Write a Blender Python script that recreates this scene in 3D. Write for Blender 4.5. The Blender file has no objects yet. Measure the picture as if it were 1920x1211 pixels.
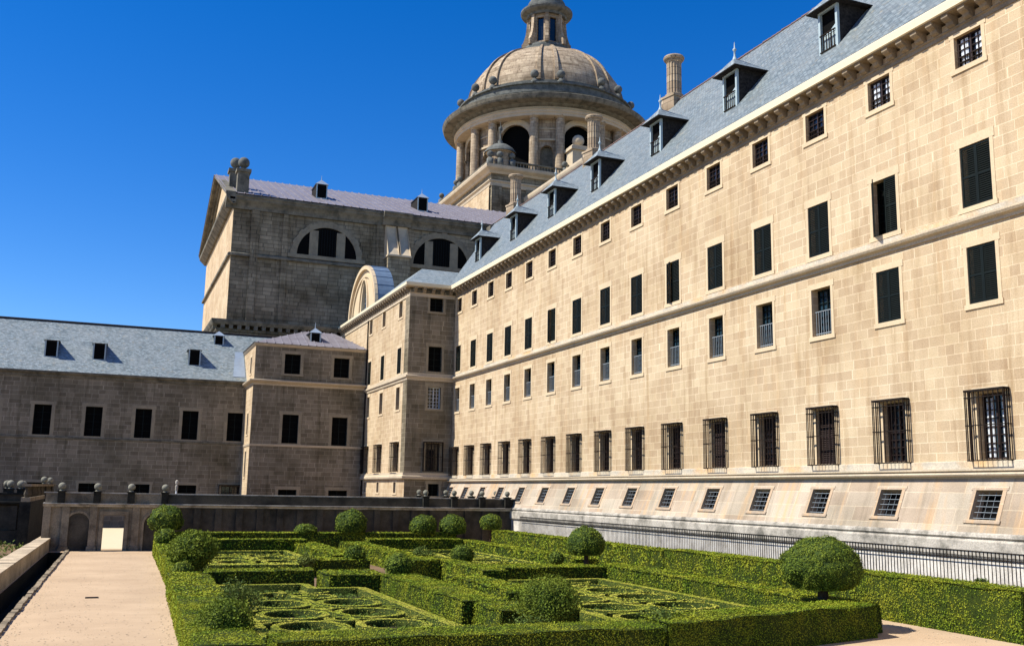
import bpy, math, random
import numpy as np
from mathutils import Vector, Matrix, noise
R = math.radians
random.seed(7)
rng = np.random.default_rng(7)
S = bpy.context.scene
COL = S.collection

# ------------------------------------------------------------------ camera, sky, sun
YAW, PIT, ROLL, H = .3831, .1695, .0181, 4.0
fv = Vector((math.sin(YAW)*math.cos(PIT), math.cos(YAW)*math.cos(PIT), math.sin(PIT)))
r0 = Vector((math.cos(YAW), -math.sin(YAW), 0)); u0 = r0.cross(fv)
rv = r0*math.cos(ROLL)+u0*math.sin(ROLL); uv_ = -r0*math.sin(ROLL)+u0*math.cos(ROLL)
cam = bpy.data.cameras.new('camera'); co = bpy.data.objects.new('camera', cam); COL.objects.link(co)
M = Matrix((rv, uv_, -fv)).transposed().to_4x4(); M.translation = (0, 0, H)
co.matrix_world = M
cam.sensor_fit = 'HORIZONTAL'; cam.sensor_width = 36; cam.lens = 1855.8/1920*36
cam.clip_start = .1; cam.clip_end = 3000
S.camera = co

SUN_EL, SUN_PHI = 50.0, 8.0           # elevation, degrees beyond the -X axis towards +Y
sd = Vector((-math.cos(R(SUN_EL))*math.cos(R(SUN_PHI)), math.cos(R(SUN_EL))*math.sin(R(SUN_PHI)), math.sin(R(SUN_EL))))
W = bpy.data.worlds.new('World'); S.world = W; W.use_nodes = True
nt = W.node_tree; nt.nodes.clear()
sky = nt.nodes.new('ShaderNodeTexSky'); sky.sky_type = 'NISHITA'; sky.sun_disc = False
sky.sun_elevation = R(SUN_EL); sky.sun_rotation = math.atan2(sd.x, sd.y)
sky.altitude = 1000; sky.air_density = 1.0; sky.dust_density = 0.1; sky.ozone_density = 4.0
hs = nt.nodes.new('ShaderNodeHueSaturation'); hs.inputs['Hue'].default_value = .512; hs.inputs['Saturation'].default_value = 1.38; hs.inputs['Value'].default_value = 1.22
bg = nt.nodes.new('ShaderNodeBackground'); bg.inputs['Strength'].default_value = .09
wo = nt.nodes.new('ShaderNodeOutputWorld')
nt.links.new(sky.outputs[0], hs.inputs['Color']); nt.links.new(hs.outputs[0], bg.inputs[0]); nt.links.new(bg.outputs[0], wo.inputs[0])
sl = bpy.data.lights.new('sun', 'SUN'); sl.energy = 5.0; sl.angle = R(.5); sl.color = (1.0, .945, .83)
so = bpy.data.objects.new('sun', sl); COL.objects.link(so); so.rotation_euler = sd.to_track_quat('Z', 'Y').to_euler()
S.view_settings.view_transform = 'Standard'; S.view_settings.look = 'None'
S.view_settings.exposure = .66; S.view_settings.gamma = 1

# ------------------------------------------------------------------ materials
def newmat(name, rough=.85, spec=.3, metal=0.):
    m = bpy.data.materials.new(name); m.use_nodes = True
    n = m.node_tree.nodes; b = n['Principled BSDF']
    b.inputs['Roughness'].default_value = rough; b.inputs['Metallic'].default_value = metal
    b.inputs['Specular IOR Level'].default_value = spec
    return m, m.node_tree, b
def N(t, typ, **kw):
    n = t.nodes.new(typ)
    for k, v in kw.items():
        if k.startswith('i_'):
            n.inputs[k[2:].replace('_', ' ')].default_value = v
        else: setattr(n, k, v)
    return n
def ramp(t, src, stops):
    r = t.nodes.new('ShaderNodeValToRGB'); t.links.new(src, r.inputs[0])
    e = r.color_ramp.elements
    while len(e) < len(stops): e.new(.5)
    for i, (p, c) in enumerate(stops):
        e[i].position = p; e[i].color = (c[0], c[1], c[2], 1) if isinstance(c, tuple) else (c, c, c, 1)
    return r.outputs[0]
def mix(t, fac, a, b, mode='MIX'):
    m = t.nodes.new('ShaderNodeMix'); m.data_type = 'RGBA'; m.blend_type = mode
    for s, v in ((m.inputs[0], fac), (m.inputs[6], a), (m.inputs[7], b)):
        if hasattr(v, 'node'): t.links.new(v, s)
        elif isinstance(v, tuple): s.default_value = (*v, 1)
        else: s.default_value = v
    return m.outputs[2]
def math_(t, op, a, b=None):
    m = t.nodes.new('ShaderNodeMath'); m.operation = op
    for i, v in enumerate((a, b)):
        if v is None: continue
        if hasattr(v, 'node'): t.links.new(v, m.inputs[i])
        else: m.inputs[i].default_value = v
    return m.outputs[0]
def bump(t, b, h, strength=.3, dist=.02):
    n = t.nodes.new('ShaderNodeBump'); n.inputs['Strength'].default_value = strength; n.inputs['Distance'].default_value = dist
    t.links.new(h, n.inputs['Height']); t.links.new(n.outputs[0], b.inputs['Normal'])
def noise_(t, vec, scale, detail=4, rough=.55):
    n = N(t, 'ShaderNodeTexNoise'); n.inputs['Scale'].default_value = scale; n.inputs['Detail'].default_value = detail
    n.inputs['Roughness'].default_value = rough; t.links.new(vec, n.inputs['Vector']); return n.outputs['Fac']
def ashlar(name, c1, c2, mortar, stain, bw=.95, rh=.42, mort=.018, stain_amt=.5, streak=.35, joint_bump=.35, ochre=0.):
    m, t, b = newmat(name, .9, .2)
    uv = N(t, 'ShaderNodeUVMap'); sep = N(t, 'ShaderNodeSeparateXYZ'); t.links.new(uv.outputs[0], sep.inputs[0])
    u, v = sep.outputs[0], sep.outputs[1]
    # wobble the courses a little and vary the block lengths course by course
    nv = noise_(t, uv.outputs[0], .9, 2); v2 = math_(t, 'ADD', v, math_(t, 'MULTIPLY', math_(t, 'SUBTRACT', nv, .5), .05))
    row = math_(t, 'FLOOR', math_(t, 'DIVIDE', v2, rh))
    wn = N(t, 'ShaderNodeTexWhiteNoise', noise_dimensions='1D'); t.links.new(row, wn.inputs['W'])
    u1 = math_(t, 'ADD', u, math_(t, 'MULTIPLY', wn.outputs['Value'], 7.3))
    cn = N(t, 'ShaderNodeCombineXYZ'); t.links.new(math_(t, 'MULTIPLY', u1, .55), cn.inputs[0]); t.links.new(math_(t, 'MULTIPLY', row, 3.7), cn.inputs[1])
    u2 = math_(t, 'ADD', u1, math_(t, 'MULTIPLY', noise_(t, cn.outputs[0], 1.0, 1), 1.5))
    c = N(t, 'ShaderNodeCombineXYZ'); t.links.new(u2, c.inputs[0]); t.links.new(v2, c.inputs[1])
    br = N(t, 'ShaderNodeTexBrick', offset=.5, offset_frequency=2, squash=.8, squash_frequency=3)
    br.inputs['Color1'].default_value = (*c1, 1); br.inputs['Color2'].default_value = (*c2, 1); br.inputs['Mortar'].default_value = (*mortar, 1)
    br.inputs['Scale'].default_value = 1; br.inputs['Mortar Size'].default_value = mort; br.inputs['Mortar Smooth'].default_value = .25
    br.inputs['Brick Width'].default_value = bw; br.inputs['Row Height'].default_value = rh; br.inputs['Bias'].default_value = 0
    t.links.new(c.outputs[0], br.inputs['Vector'])
    fine = noise_(t, uv.outputs[0], 22, 6, .75)
    col = mix(t, .42, br.outputs['Color'], ramp(t, fine, [(.3, .25), (.7, .85)]), 'OVERLAY')
    big = noise_(t, uv.outputs[0], .22, 5, .6)
    col = mix(t, math_(t, 'MULTIPLY', ramp(t, big, [(.42, 0.), (.68, 1.)]), stain_amt), col, stain, 'MULTIPLY')
    mp = N(t, 'ShaderNodeMapping'); mp.inputs['Scale'].default_value = (1.6, .14, 1); t.links.new(uv.outputs[0], mp.inputs[0])
    st = noise_(t, mp.outputs[0], 1.2, 5, .65)
    col = mix(t, math_(t, 'MULTIPLY', ramp(t, st, [(.5, 0.), (.72, 1.)]), streak), col, stain, 'MULTIPLY')
    if ochre:
        mo = N(t, 'ShaderNodeMapping'); mo.inputs['Scale'].default_value = (2.6, .30, 1); mo.inputs['Location'].default_value = (3.7, 1.9, 0); t.links.new(uv.outputs[0], mo.inputs[0])
        oc = noise_(t, mo.outputs[0], .8, 4, .6); col = mix(t, math_(t, 'MULTIPLY', ramp(t, oc, [(.52, 0.), (.70, 1.)]), ochre), col, (.56, .33, .14))
    t.links.new(col, b.inputs['Base Color'])
    hgt = math_(t, 'ADD', math_(t, 'MULTIPLY', br.outputs['Fac'], -1.0), math_(t, 'MULTIPLY', fine, .55))
    bump(t, b, hgt, joint_bump, .02)
    return m
def plainstone(name, c, stain, scale=.8, amt=.6, speck=.35, bstr=.25, ochre=None):
    m, t, b = newmat(name, .9, .2)
    tc = N(t, 'ShaderNodeTexCoord'); ge = N(t, 'ShaderNodeNewGeometry'); P = ge.outputs['Position']
    big = noise_(t, P, scale, 6, .65); fine = noise_(t, P, 16, 6, .75)
    col = mix(t, math_(t, 'MULTIPLY', ramp(t, big, [(.42, 0.), (.66, 1.)]), amt), c, stain)
    if ochre:
        o = noise_(t, P, .55, 4, .6); col = mix(t, ramp(t, o, [(.5, 0.), (.68, .75)]), col, ochre)
    col = mix(t, speck, col, ramp(t, fine, [(.3, .15), (.7, .9)]), 'OVERLAY')
    t.links.new(col, b.inputs['Base Color']); bump(t, b, fine, bstr, .02)
    return m
MT = {}
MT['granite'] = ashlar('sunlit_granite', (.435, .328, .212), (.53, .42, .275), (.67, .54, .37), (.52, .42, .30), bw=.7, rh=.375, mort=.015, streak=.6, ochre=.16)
MT['granite_old_shade'] = ashlar('shaded_grey_granite', (.165, .135, .092), (.255, .212, .15), (.36, .305, .22), (.42, .42, .36), bw=.85, rh=.40, mort=.020, stain_amt=.9, streak=.8, joint_bump=.7)  # old stained granite, darkened further for the walls that stand in shade
MT['granite_church'] = ashlar('church_granite', (.21, .175, .12), (.32, .27, .185), (.11, .095, .07), (.36, .33, .27), bw=1.15, rh=.44, mort=.028, stain_amt=.9, streak=.7, joint_bump=.7)  # weathered church granite, its shade put into the darker colour
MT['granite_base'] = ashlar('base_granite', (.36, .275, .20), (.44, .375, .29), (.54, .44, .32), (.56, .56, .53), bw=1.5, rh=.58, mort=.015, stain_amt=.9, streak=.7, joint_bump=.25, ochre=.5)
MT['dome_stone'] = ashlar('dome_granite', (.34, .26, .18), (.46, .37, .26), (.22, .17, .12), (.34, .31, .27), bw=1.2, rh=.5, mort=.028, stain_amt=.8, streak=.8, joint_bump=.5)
MT['corbel'] = plainstone('corbel_granite', (.27, .21, .14), (.12, .10, .075), 1.1, .7)  # stained corbel stone, darkened further for the shade under the gutter
MT['church_trim'] = plainstone('church_dressed_granite', (.25, .215, .15), (.14, .12, .09), .9, .7)
MT['shade_trim'] = plainstone('shaded_dressed_granite', (.30, .25, .17), (.17, .145, .105), .9, .6)  # window trim of the shaded walls, shade put into its darker colour
MT['ballstone'] = plainstone('ball_stone', (.22, .21, .165), (.08, .08, .06), 2.5, .9)
MT['trim'] = plainstone('dressed_granite', (.50, .41, .29), (.30, .26, .20), .7, .5)
MT['trim_clean'] = plainstone('window_granite', (.57, .45, .295), (.47, .36, .235), .9, .5, .2)
MT['gutter'] = plainstone('gutter_stone', (.68, .60, .43), (.60, .50, .36), .5, .3, .15)
MT['sillband'] = plainstone('stained_band', (.50, .44, .34), (.33, .31, .27), 1.1, .8, .4, .3, (.58, .36, .15))
MT['dark_trim'] = plainstone('weathered_granite', (.17, .155, .12), (.05, .05, .042), .9, .9, .5, .4)
MT['lichen'] = plainstone('lichen_stone', (.13, .135, .125), (.045, .05, .048), 1.2, .8, .5, .4)
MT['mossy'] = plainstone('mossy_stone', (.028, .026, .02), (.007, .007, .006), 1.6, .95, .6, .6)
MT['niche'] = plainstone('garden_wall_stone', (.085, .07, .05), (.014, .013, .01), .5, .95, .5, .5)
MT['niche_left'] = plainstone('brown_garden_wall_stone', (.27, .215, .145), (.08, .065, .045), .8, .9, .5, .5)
MT['coping'] = plainstone('coping_stone', (.42, .38, .32), (.08, .075, .06), 1.3, .8, .5, .5)
MT['plaster'] = plainstone('white_plaster', (.62, .58, .52), (.34, .31, .27), 1.3, .85, .35, .3)
MT['lowwall'] = plainstone('low_wall_stone', (.50, .40, .27), (.18, .14, .10), .9, .7, .5, .4)

def slate(nm='slate', k=1.):
    m, t, b = newmat(nm, .5, .35)
    uv = N(t, 'ShaderNodeUVMap')
    br = N(t, 'ShaderNodeTexBrick', offset=.5, offset_frequency=2)
    br.inputs['Color1'].default_value = (.13*k, .17*k, .185*k, 1); br.inputs['Color2'].default_value = (.30*k, .355*k, .37*k, 1); br.inputs['Mortar'].default_value = (.05, .06, .07, 1)
    br.inputs['Scale'].default_value = 1; br.inputs['Mortar Size'].default_value = .012; br.inputs['Mortar Smooth'].default_value = .4
    br.inputs['Brick Width'].default_value = .26; br.inputs['Row Height'].default_value = .14
    t.links.new(uv.outputs[0], br.inputs['Vector'])
    n1 = noise_(t, uv.outputs[0], .5, 6, .7); n2 = noise_(t, uv.outputs[0], 5, 4, .7)
    col = mix(t, .5, br.outputs['Color'], ramp(t, n2, [(.3, .2), (.7, .85)]), 'OVERLAY')
    col = mix(t, ramp(t, n1, [(.4, 0.), (.7, .45)]), col, (.30*k, .32*k, .32*k))
    n3 = noise_(t, uv.outputs[0], 2.4, 3, .6); col = mix(t, ramp(t, n3, [(.58, 0.), (.72, .35)]), col, (.42, .34, .20))
    t.links.new(col, b.inputs['Base Color'])
    bump(t, b, math_(t, 'ADD', math_(t, 'MULTIPLY', br.outputs['Fac'], -1.), n2), .6, .02)
    return m
MT['slate'] = slate(); MT['dark_roof_slate'] = slate('dark_roof_slate', .70)
def simple(name, c, rough=.6, spec=.3, metal=0., var=.0, scale=3., c2=None, bstr=0.):
    m, t, b = newmat(name, rough, spec, metal)
    if var:
        ge = N(t, 'ShaderNodeNewGeometry'); n = noise_(t, ge.outputs['Position'], scale, 5, .65)
        col = mix(t, math_(t, 'MULTIPLY', ramp(t, n, [(.35, 0.), (.7, 1.)]), var), c, c2 or (c[0]*.5, c[1]*.5, c[2]*.5))
        t.links.new(col, b.inputs['Base Color'])
        if bstr: bump(t, b, n, bstr, .02)
    else: b.inputs['Base Color'].default_value = (*c, 1)
    return m
MT['lead'] = simple('lead_sheet', (.24, .225, .25), .5, .4, .1, .8, 1.0, (.15, .13, .14))
MT['lead_light'] = simple('light_lead_sheet', (.28, .35, .44), .5, .4, .1, .6, 1.5, (.20, .23, .28))
MT['iron'] = simple('wrought_iron', (.013, .011, .010), .85, .08, .0, .4, 4, (.05, .03, .02))
MT['railing'] = simple('grey_iron', (.22, .25, .27), .5, .4)
MT['shutter'] = simple('green_black_paint', (.003, .006, .0055), .6, .15, 0, .5, 3, (.006, .012, .011))
MT['brown_wood'] = simple('brown_painted_wood', (.022, .011, .009), .6, .3)
MT['glass'] = simple('dark_glass', (.008, .010, .014), .08, .6)
MT['blue_glass'] = simple('blue_grey_glass', (.02, .05, .075), .12, .6, 0, .6, .8, (.01, .02, .03))
MT['void'] = simple('dark_interior', (.004, .004, .004), .9, .05)
MT['curtain'] = simple('white_curtain', (.62, .66, .70), .7, .3, 0, .5, 6, (.35, .38, .42))
MT['dormer_wood'] = simple('pale_blue_wood', (.35, .43, .46), .6, .3, 0, .4, 5, (.22, .28, .30))
MT['barrel_lead'] = simple('blue_lead', (.13, .19, .27), .55, .3, .1, .6, 2, (.08, .11, .16))
MT['dark_slate'] = simple('dark_slate_cladding', (.014, .014, .014), .9, .05, 0, .6, 8, (.07, .06, .055))
MT['ridge'] = simple('ridge_tile', (.20, .12, .10), .8, .2, 0, .8, 3, (.12, .10, .10))
MT['bark'] = simple('bark', (.07, .05, .035), .9, .1, 0, .6, 9, (.03, .022, .016))
MT['white_paint'] = simple('white_paint', (.75, .78, .80), .5, .3)

def sand(name, c, c2):
    m, t, b = newmat(name, .95, .1)
    ge = N(t, 'ShaderNodeNewGeometry'); P = ge.outputs['Position']
    a = noise_(t, P, .35, 5, .6); d = noise_(t, P, 30, 5, .8)
    mp = N(t, 'ShaderNodeMapping'); mp.inputs['Scale'].default_value = (.5, 3.0, 1); t.links.new(P, mp.inputs[0])
    s = noise_(t, mp.outputs[0], 1.1, 4, .6)
    col = mix(t, ramp(t, a, [(.38, 0.), (.68, .8)]), c, c2); col = mix(t, ramp(t, s, [(.45, 0.), (.75, .35)]), col, c2)
    col = mix(t, .35, col, ramp(t, d, [(.3, .25), (.7, .8)]), 'OVERLAY')
    t.links.new(col, b.inputs['Base Color']); bump(t, b, d, .25, .01)
    return m
MT['sand'] = sand('sandy_gravel', (.47, .345, .225), (.37, .265, .17))
MT['pale_paving'] = simple('pale_paving', (.56, .47, .32), .8, .2, 0, .3, 2, (.66, .58, .42))
MT['soil_dark'] = sand('dark_bed_soil', (.03, .026, .016), (.015, .014, .01))
MT['soil'] = sand('garden_soil', (.20, .13, .08), (.10, .07, .04))

def leafmat(name, dark, light, yellow, body=False):
    m, t, b = newmat(name, .75, .12)
    ge = N(t, 'ShaderNodeNewGeometry'); P = ge.outputs['Position']
    n1 = noise_(t, P, 1.3, 4, .6); n2 = noise_(t, P, 14, 4, .7)
    if body: col = mix(t, ramp(t, n2, [(.35, 0.), (.65, 1.)]), dark, light)
    else: col = mix(t, ge.outputs['Random Per Island'], dark, light)
    col = mix(t, ramp(t, n1, [(.4, 0.), (.72, .75)]), col, yellow)
    t.links.new(col, b.inputs['Base Color'])
    if not body:
        tr = N(t, 'ShaderNodeBsdfTranslucent'); t.links.new(mix(t, .5, col, yellow), tr.inputs['Color'])
        ms = N(t, 'ShaderNodeMixShader'); ms.inputs[0].default_value = .13
        out = t.nodes['Material Output']
        t.links.new(b.outputs[0], ms.inputs[1]); t.links.new(tr.outputs[0], ms.inputs[2]); t.links.new(ms.outputs[0], out.inputs[0])
    else: bump(t, b, n2, .8, .05)
    return m
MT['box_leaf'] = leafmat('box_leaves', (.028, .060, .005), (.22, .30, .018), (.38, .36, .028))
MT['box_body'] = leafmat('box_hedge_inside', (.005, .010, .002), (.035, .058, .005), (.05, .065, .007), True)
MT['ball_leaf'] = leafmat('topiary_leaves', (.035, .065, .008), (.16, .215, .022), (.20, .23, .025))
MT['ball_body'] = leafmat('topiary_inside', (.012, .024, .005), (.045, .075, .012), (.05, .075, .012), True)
MT['shrub_leaf'] = leafmat('shrub_leaves', (.03, .055, .010), (.12, .17, .035), (.16, .18, .035))
MT['scroll_leaf'] = leafmat('dwarf_box_leaves', (.20, .25, .02), (.46, .50, .06), (.62, .52, .10))
MT['scroll_body'] = leafmat('dwarf_box_body', (.10, .13, .012), (.30, .34, .04), (.42, .36, .06), True)
MT['ground_leaf'] = leafmat('bed_plant_leaves', (.02, .05, .010), (.10, .17, .03), (.16, .19, .03))

# ------------------------------------------------------------------ mesh helpers
class MB:
    def __init__(s): s.v = []; s.f = []; s.m = []; s.mi = 0; s.uvs = None
    def quad(s, a, b, c, d): s.poly([a, b, c, d])
    def poly(s, pts):
        n = len(s.v); s.v += [tuple(p) for p in pts]; s.f.append(tuple(range(n, n+len(pts)))); s.m.append(s.mi)
    def box(s, x0, x1, y0, y1, z0, z1, skip=''):
        n = len(s.v)
        s.v += [(x0, y0, z0), (x1, y0, z0), (x1, y1, z0), (x0, y1, z0), (x0, y0, z1), (x1, y0, z1), (x1, y1, z1), (x0, y1, z1)]
        F = {'b': (0, 3, 2, 1), 't': (4, 5, 6, 7), 'f': (0, 1, 5, 4), 'r': (1, 2, 6, 5), 'k': (2, 3, 7, 6), 'l': (3, 0, 4, 7)}
        for k, q in F.items():
            if k not in skip: s.f.append(tuple(n+i for i in q)); s.m.append(s.mi)
    def prism(s, pts, z0, z1, cap=True):
        n = len(s.v); k = len(pts)
        s.v += [(p[0], p[1], z0) for p in pts]+[(p[0], p[1], z1) for p in pts]
        for i in range(k): j = (i+1) % k; s.f.append((n+i, n+j, n+k+j, n+k+i)); s.m.append(s.mi)
        if cap: s.f.append(tuple(n+k+i for i in range(k))); s.m.append(s.mi); s.f.append(tuple(n+k-1-i for i in range(k))); s.m.append(s.mi)
    def sweep(s, prof, p0, p1, ax):
        """closed 2-D profile (out, z) swept between two ends; ax = outward unit vector"""
        n = len(s.v); k = len(prof); ax = Vector(ax)
        for P in (p0, p1):
            for (o, z) in prof: s.v.append(tuple(Vector(P)+ax*o+Vector((0, 0, z))))
        for i in range(k): j = (i+1) % k; s.f.append((n+i, n+j, n+k+j, n+k+i)); s.m.append(s.mi)
        s.f.append(tuple(n+i for i in range(k))); s.m.append(s.mi); s.f.append(tuple(n+k+k-1-i for i in range(k))); s.m.append(s.mi)
    def sweep_path(s, prof, path, dirs):
        """profile (out, z) along points with per-point outward (mitre) vectors"""
        n = len(s.v); k = len(prof)
        for P, d in zip(path, dirs):
            for (o, z) in prof: s.v.append((P[0]+d[0]*o, P[1]+d[1]*o, P[2]+z))
        for a in range(len(path)-1):
            for i in range(k):
                j = (i+1) % k; s.f.append((n+a*k+i, n+a*k+j, n+(a+1)*k+j, n+(a+1)*k+i)); s.m.append(s.mi)
        s.f.append(tuple(n+i for i in range(k))); s.m.append(s.mi)
        e = n+(len(path)-1)*k; s.f.append(tuple(e+k-1-i for i in range(k))); s.m.append(s.mi)
    def lathe(s, c, prof, seg=48, a0=0., a1=2*math.pi, cap=False):
        n = len(s.v); k = len(prof); full = abs(a1-a0-2*math.pi) < 1e-6; m = seg if full else seg+1
        for i in range(m):
            a = a0+(a1-a0)*i/seg
            for (r, z) in prof: s.v.append((c[0]+r*math.cos(a), c[1]+r*math.sin(a), c[2]+z))
        for i in range(seg):
            j = (i+1) % m
            for q in range(k-1): s.f.append((n+i*k+q, n+j*k+q, n+j*k+q+1, n+i*k+q+1)); s.m.append(s.mi)
        if cap: s.f.append(tuple(n+i*k+k-1 for i in range(m))); s.m.append(s.mi)
    def tube(s, pts, r, seg=6):
        pts = [Vector(p) for p in pts]; n = len(s.v); k = len(pts)
        for i, p in enumerate(pts):
            d = (pts[min(i+1, k-1)]-pts[max(i-1, 0)]).normalized()
            a = d.orthogonal().normalized(); b = d.cross(a); rr = r[i] if isinstance(r, (list, tuple)) else r
            for q in range(seg): t = 2*math.pi*q/seg; s.v.append(tuple(p+(a*math.cos(t)+b*math.sin(t))*rr))
        for i in range(k-1):
            for q in range(seg): w = (q+1) % seg; s.f.append((n+i*seg+q, n+i*seg+w, n+(i+1)*seg+w, n+(i+1)*seg+q)); s.m.append(s.mi)
        s.f.append(tuple(n+q for q in range(seg))[::-1]); s.m.append(s.mi); e = n+(k-1)*seg; s.f.append(tuple(e+q for q in range(seg))); s.m.append(s.mi)
    def sphere(s, c, r, seg=16, rings=10, sz=1.):
        prof = [(max(1e-4, r*math.sin(math.pi*i/rings)), -r*sz*math.cos(math.pi*i/rings)) for i in range(rings+1)]
        s.lathe(c, prof, seg)
    def wall(s, O, U, V, Nn, us, vs, holes, depth):
        """rectangle us x vs at O (U, V unit vectors, Nn pointing INTO the wall) with rectangular holes and reveals"""
        O, U, V, Nn = Vector(O), Vector(U), Vector(V), Vector(Nn)
        P = lambda u, v, d=0.: O+U*u+V*v+Nn*d
        vc = sorted({vs[0], vs[1]} | {h[2] for h in holes} | {h[3] for h in holes})
        vc = [v for v in vc if vs[0] <= v <= vs[1]]
        for a, b in zip(vc[:-1], vc[1:]):
            hs_ = sorted([h for h in holes if h[2] < b-1e-6 and h[3] > a+1e-6])
            u = us[0]
            for h in hs_:
                if h[0] > u+1e-6: s.quad(P(u, a), P(h[0], a), P(h[0], b), P(u, b))
                u = max(u, h[1])
            if us[1] > u+1e-6: s.quad(P(u, a), P(us[1], a), P(us[1], b), P(u, b))
        for (a, b, c, d) in holes:
            s.quad(P(a, c), P(a, c, depth), P(a, d, depth), P(a, d)); s.quad(P(b, c, depth), P(b, c), P(b, d), P(b, d, depth))
            s.quad(P(a, c), P(b, c), P(b, c, depth), P(a, c, depth)); s.quad(P(a, d, depth), P(b, d, depth), P(b, d), P(a, d))
    def build(s, name, mats, parent=None, base=None, smooth=False, cyl=None, weld=False):
        me = bpy.data.meshes.new(name); me.from_pydata(s.v, [], s.f)
        if not isinstance(mats, (list, tuple)): mats = [mats]
        for m in mats: me.materials.append(MT[m] if isinstance(m, str) else m)
        if len(mats) > 1: me.polygons.foreach_set('material_index', s.m)
        me.update(); planar_uv(me, cyl)
        if smooth: me.polygons.foreach_set('use_smooth', [True]*len(me.polygons))
        o = bpy.data.objects.new(name, me); COL.objects.link(o)
        if parent is not None:
            o.parent = parent; o.location = -Vector(base if base is not None else parent.location)
            if base is not None and base == 0: o.location = (0, 0, 0)
        return o
def planar_uv(me, cyl=None):
    n = len(me.loops)
    if not n: return
    co_ = np.empty(len(me.vertices)*3); me.vertices.foreach_get('co', co_); co_ = co_.reshape(-1, 3)
    li = np.empty(n, dtype=np.int32); me.loops.foreach_get('vertex_index', li)
    pn = np.empty(len(me.polygons)*3); me.polygons.foreach_get('normal', pn); pn = pn.reshape(-1, 3)
    pt = np.empty(len(me.polygons), dtype=np.int32); me.polygons.foreach_get('loop_total', pt)
    ln = np.repeat(pn, pt, axis=0); p = co_[li]
    nz = np.clip(np.abs(ln[:, 2]), 0, .999); flat = nz > .97
    u = np.where(np.abs(ln[:, 0]) > np.abs(ln[:, 1]), p[:, 1], p[:, 0]); v = p[:, 2]/np.sqrt(1-nz**2)
    if cyl is not None:
        a = np.arctan2(p[:, 1]-cyl[1], p[:, 0]-cyl[0])
        # keep faces that straddle the seam continuous
        st = np.cumsum(pt)-pt; a0 = np.repeat(a[st], pt); a = np.where(a-a0 > 3, a-2*math.pi, np.where(a-a0 < -3, a+2*math.pi, a)); u = a*cyl[2]
    u = np.where(flat, p[:, 0], u); v = np.where(flat, p[:, 1], v)
    l = me.uv_layers.new(name='UVMap'); l.data.foreach_set('uv', np.stack([u, v], 1).ravel().astype(np.float32))
def tag(o, label, cat, group=None, kind=None):
    if label: o['label'] = label
    if cat: o['category'] = cat
    if group: o['group'] = group
    if kind: o['kind'] = kind
    return o
def empty(name, loc, label, cat, group=None):
    o = bpy.data.objects.new(name, None); COL.objects.link(o); o.location = loc; o.empty_display_size = .5
    return tag(o, label, cat, group)
def child(name, me, parent, loc=(0, 0, 0), rot=(0, 0, 0)):
    o = bpy.data.objects.new(name, me); COL.objects.link(o); o.parent = parent; o.location = loc; o.rotation_euler = rot; return o
def meshof(mb, name, mats, smooth=False, cyl=None):
    o = mb.build(name, mats, smooth=smooth, cyl=cyl); me = o.data; bpy.data.objects.remove(o); return me

G = .2          # level of the garden
# ------------------------------------------------------------------ ground
mb = MB()
Y0t, Y1t = 10., 63.0; TL = lambda y: -3.46+.86*(y-18)/48; TR = lambda y: -2.2+.016*(y-30)
mb.quad((-600, -60, G), (900, -60, G), (900, Y0t, G), (-600, Y0t, G)); mb.quad((-600, Y1t, G), (900, Y1t, G), (900, 1500, G), (-600, 1500, G))
mb.quad((-600, Y0t, G), (TL(Y0t), Y0t, G), (TL(Y1t), Y1t, G), (-600, Y1t, G)); mb.quad((TR(Y0t), Y0t, G), (900, Y0t, G), (900, Y1t, G), (TR(Y1t), Y1t, G))
o = mb.build('ground', 'sand'); tag(o, 'sandy gravel ground of the palace garden', 'ground', kind='structure')
mb = MB()
mb.quad((TL(Y0t), Y0t, -.6), (TR(Y0t), Y0t, -.6), (TR(Y1t), Y1t, -.6), (TL(Y1t), Y1t, -.6)); mb.quad((TR(Y0t), Y0t, -.6), (TR(Y0t), Y0t, G), (TR(Y1t), Y1t, G), (TR(Y1t), Y1t, -.6)); mb.quad((TL(Y0t), Y0t, G), (TL(Y0t), Y0t, -.6), (TL(Y1t), Y1t, -.6), (TL(Y1t), Y1t, G))
mb.quad((TL(Y1t), Y1t, -.6), (TR(Y1t), Y1t, -.6), (TR(Y1t), Y1t, G), (TL(Y1t), Y1t, G)); mb.quad((TR(Y0t), Y0t, -.6), (TL(Y0t), Y0t, -.6), (TL(Y0t), Y0t, G), (TR(Y0t), Y0t, G))
tag(mb.build('shade_trench', 'soil_dark'), 'added dark trench for the shade between the low wall and the path kerb', 'ditch', kind='structure')  # trench added and coloured near black so the gap reads as shade
mb = MB(); mb.prism([(2.6, 65.5), (60, 65.5), (60, 115), (2.6, 115)], G+.002, G+.004); mb.prism([(-40, 73), (-.6, 73), (-.6, 115), (-40, 115)], G+.002, G+.004); tag(mb.build('dark_ground_sheet', 'soil'), 'unseen dark ground sheet added behind the garden wall', 'ground', kind='structure')  # added out of view to cut warm bounce light on the shaded buildings
mb = MB(); mb.prism([(3.0, 20.6), (14, 20.8), (20, 23), (20.9, 24), (20.9, 61.5), (3.3, 61.5), (2.6, 40)], G+.004, G+.008); o = mb.build('garden_soil', 'soil'); tag(o, 'dark soil under the parterre hedges', 'soil', kind='structure')

mb = MB(); mb.quad((-.6, 66.2, G+.004), (2.5, 66.2, G+.004), (3.6, 98, G+.004), (-.6, 98, G+.004)); tag(mb.build('pale_forecourt', 'pale_paving'), 'pale paving seen through the garden wall doorway', 'paving', kind='structure')
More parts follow.
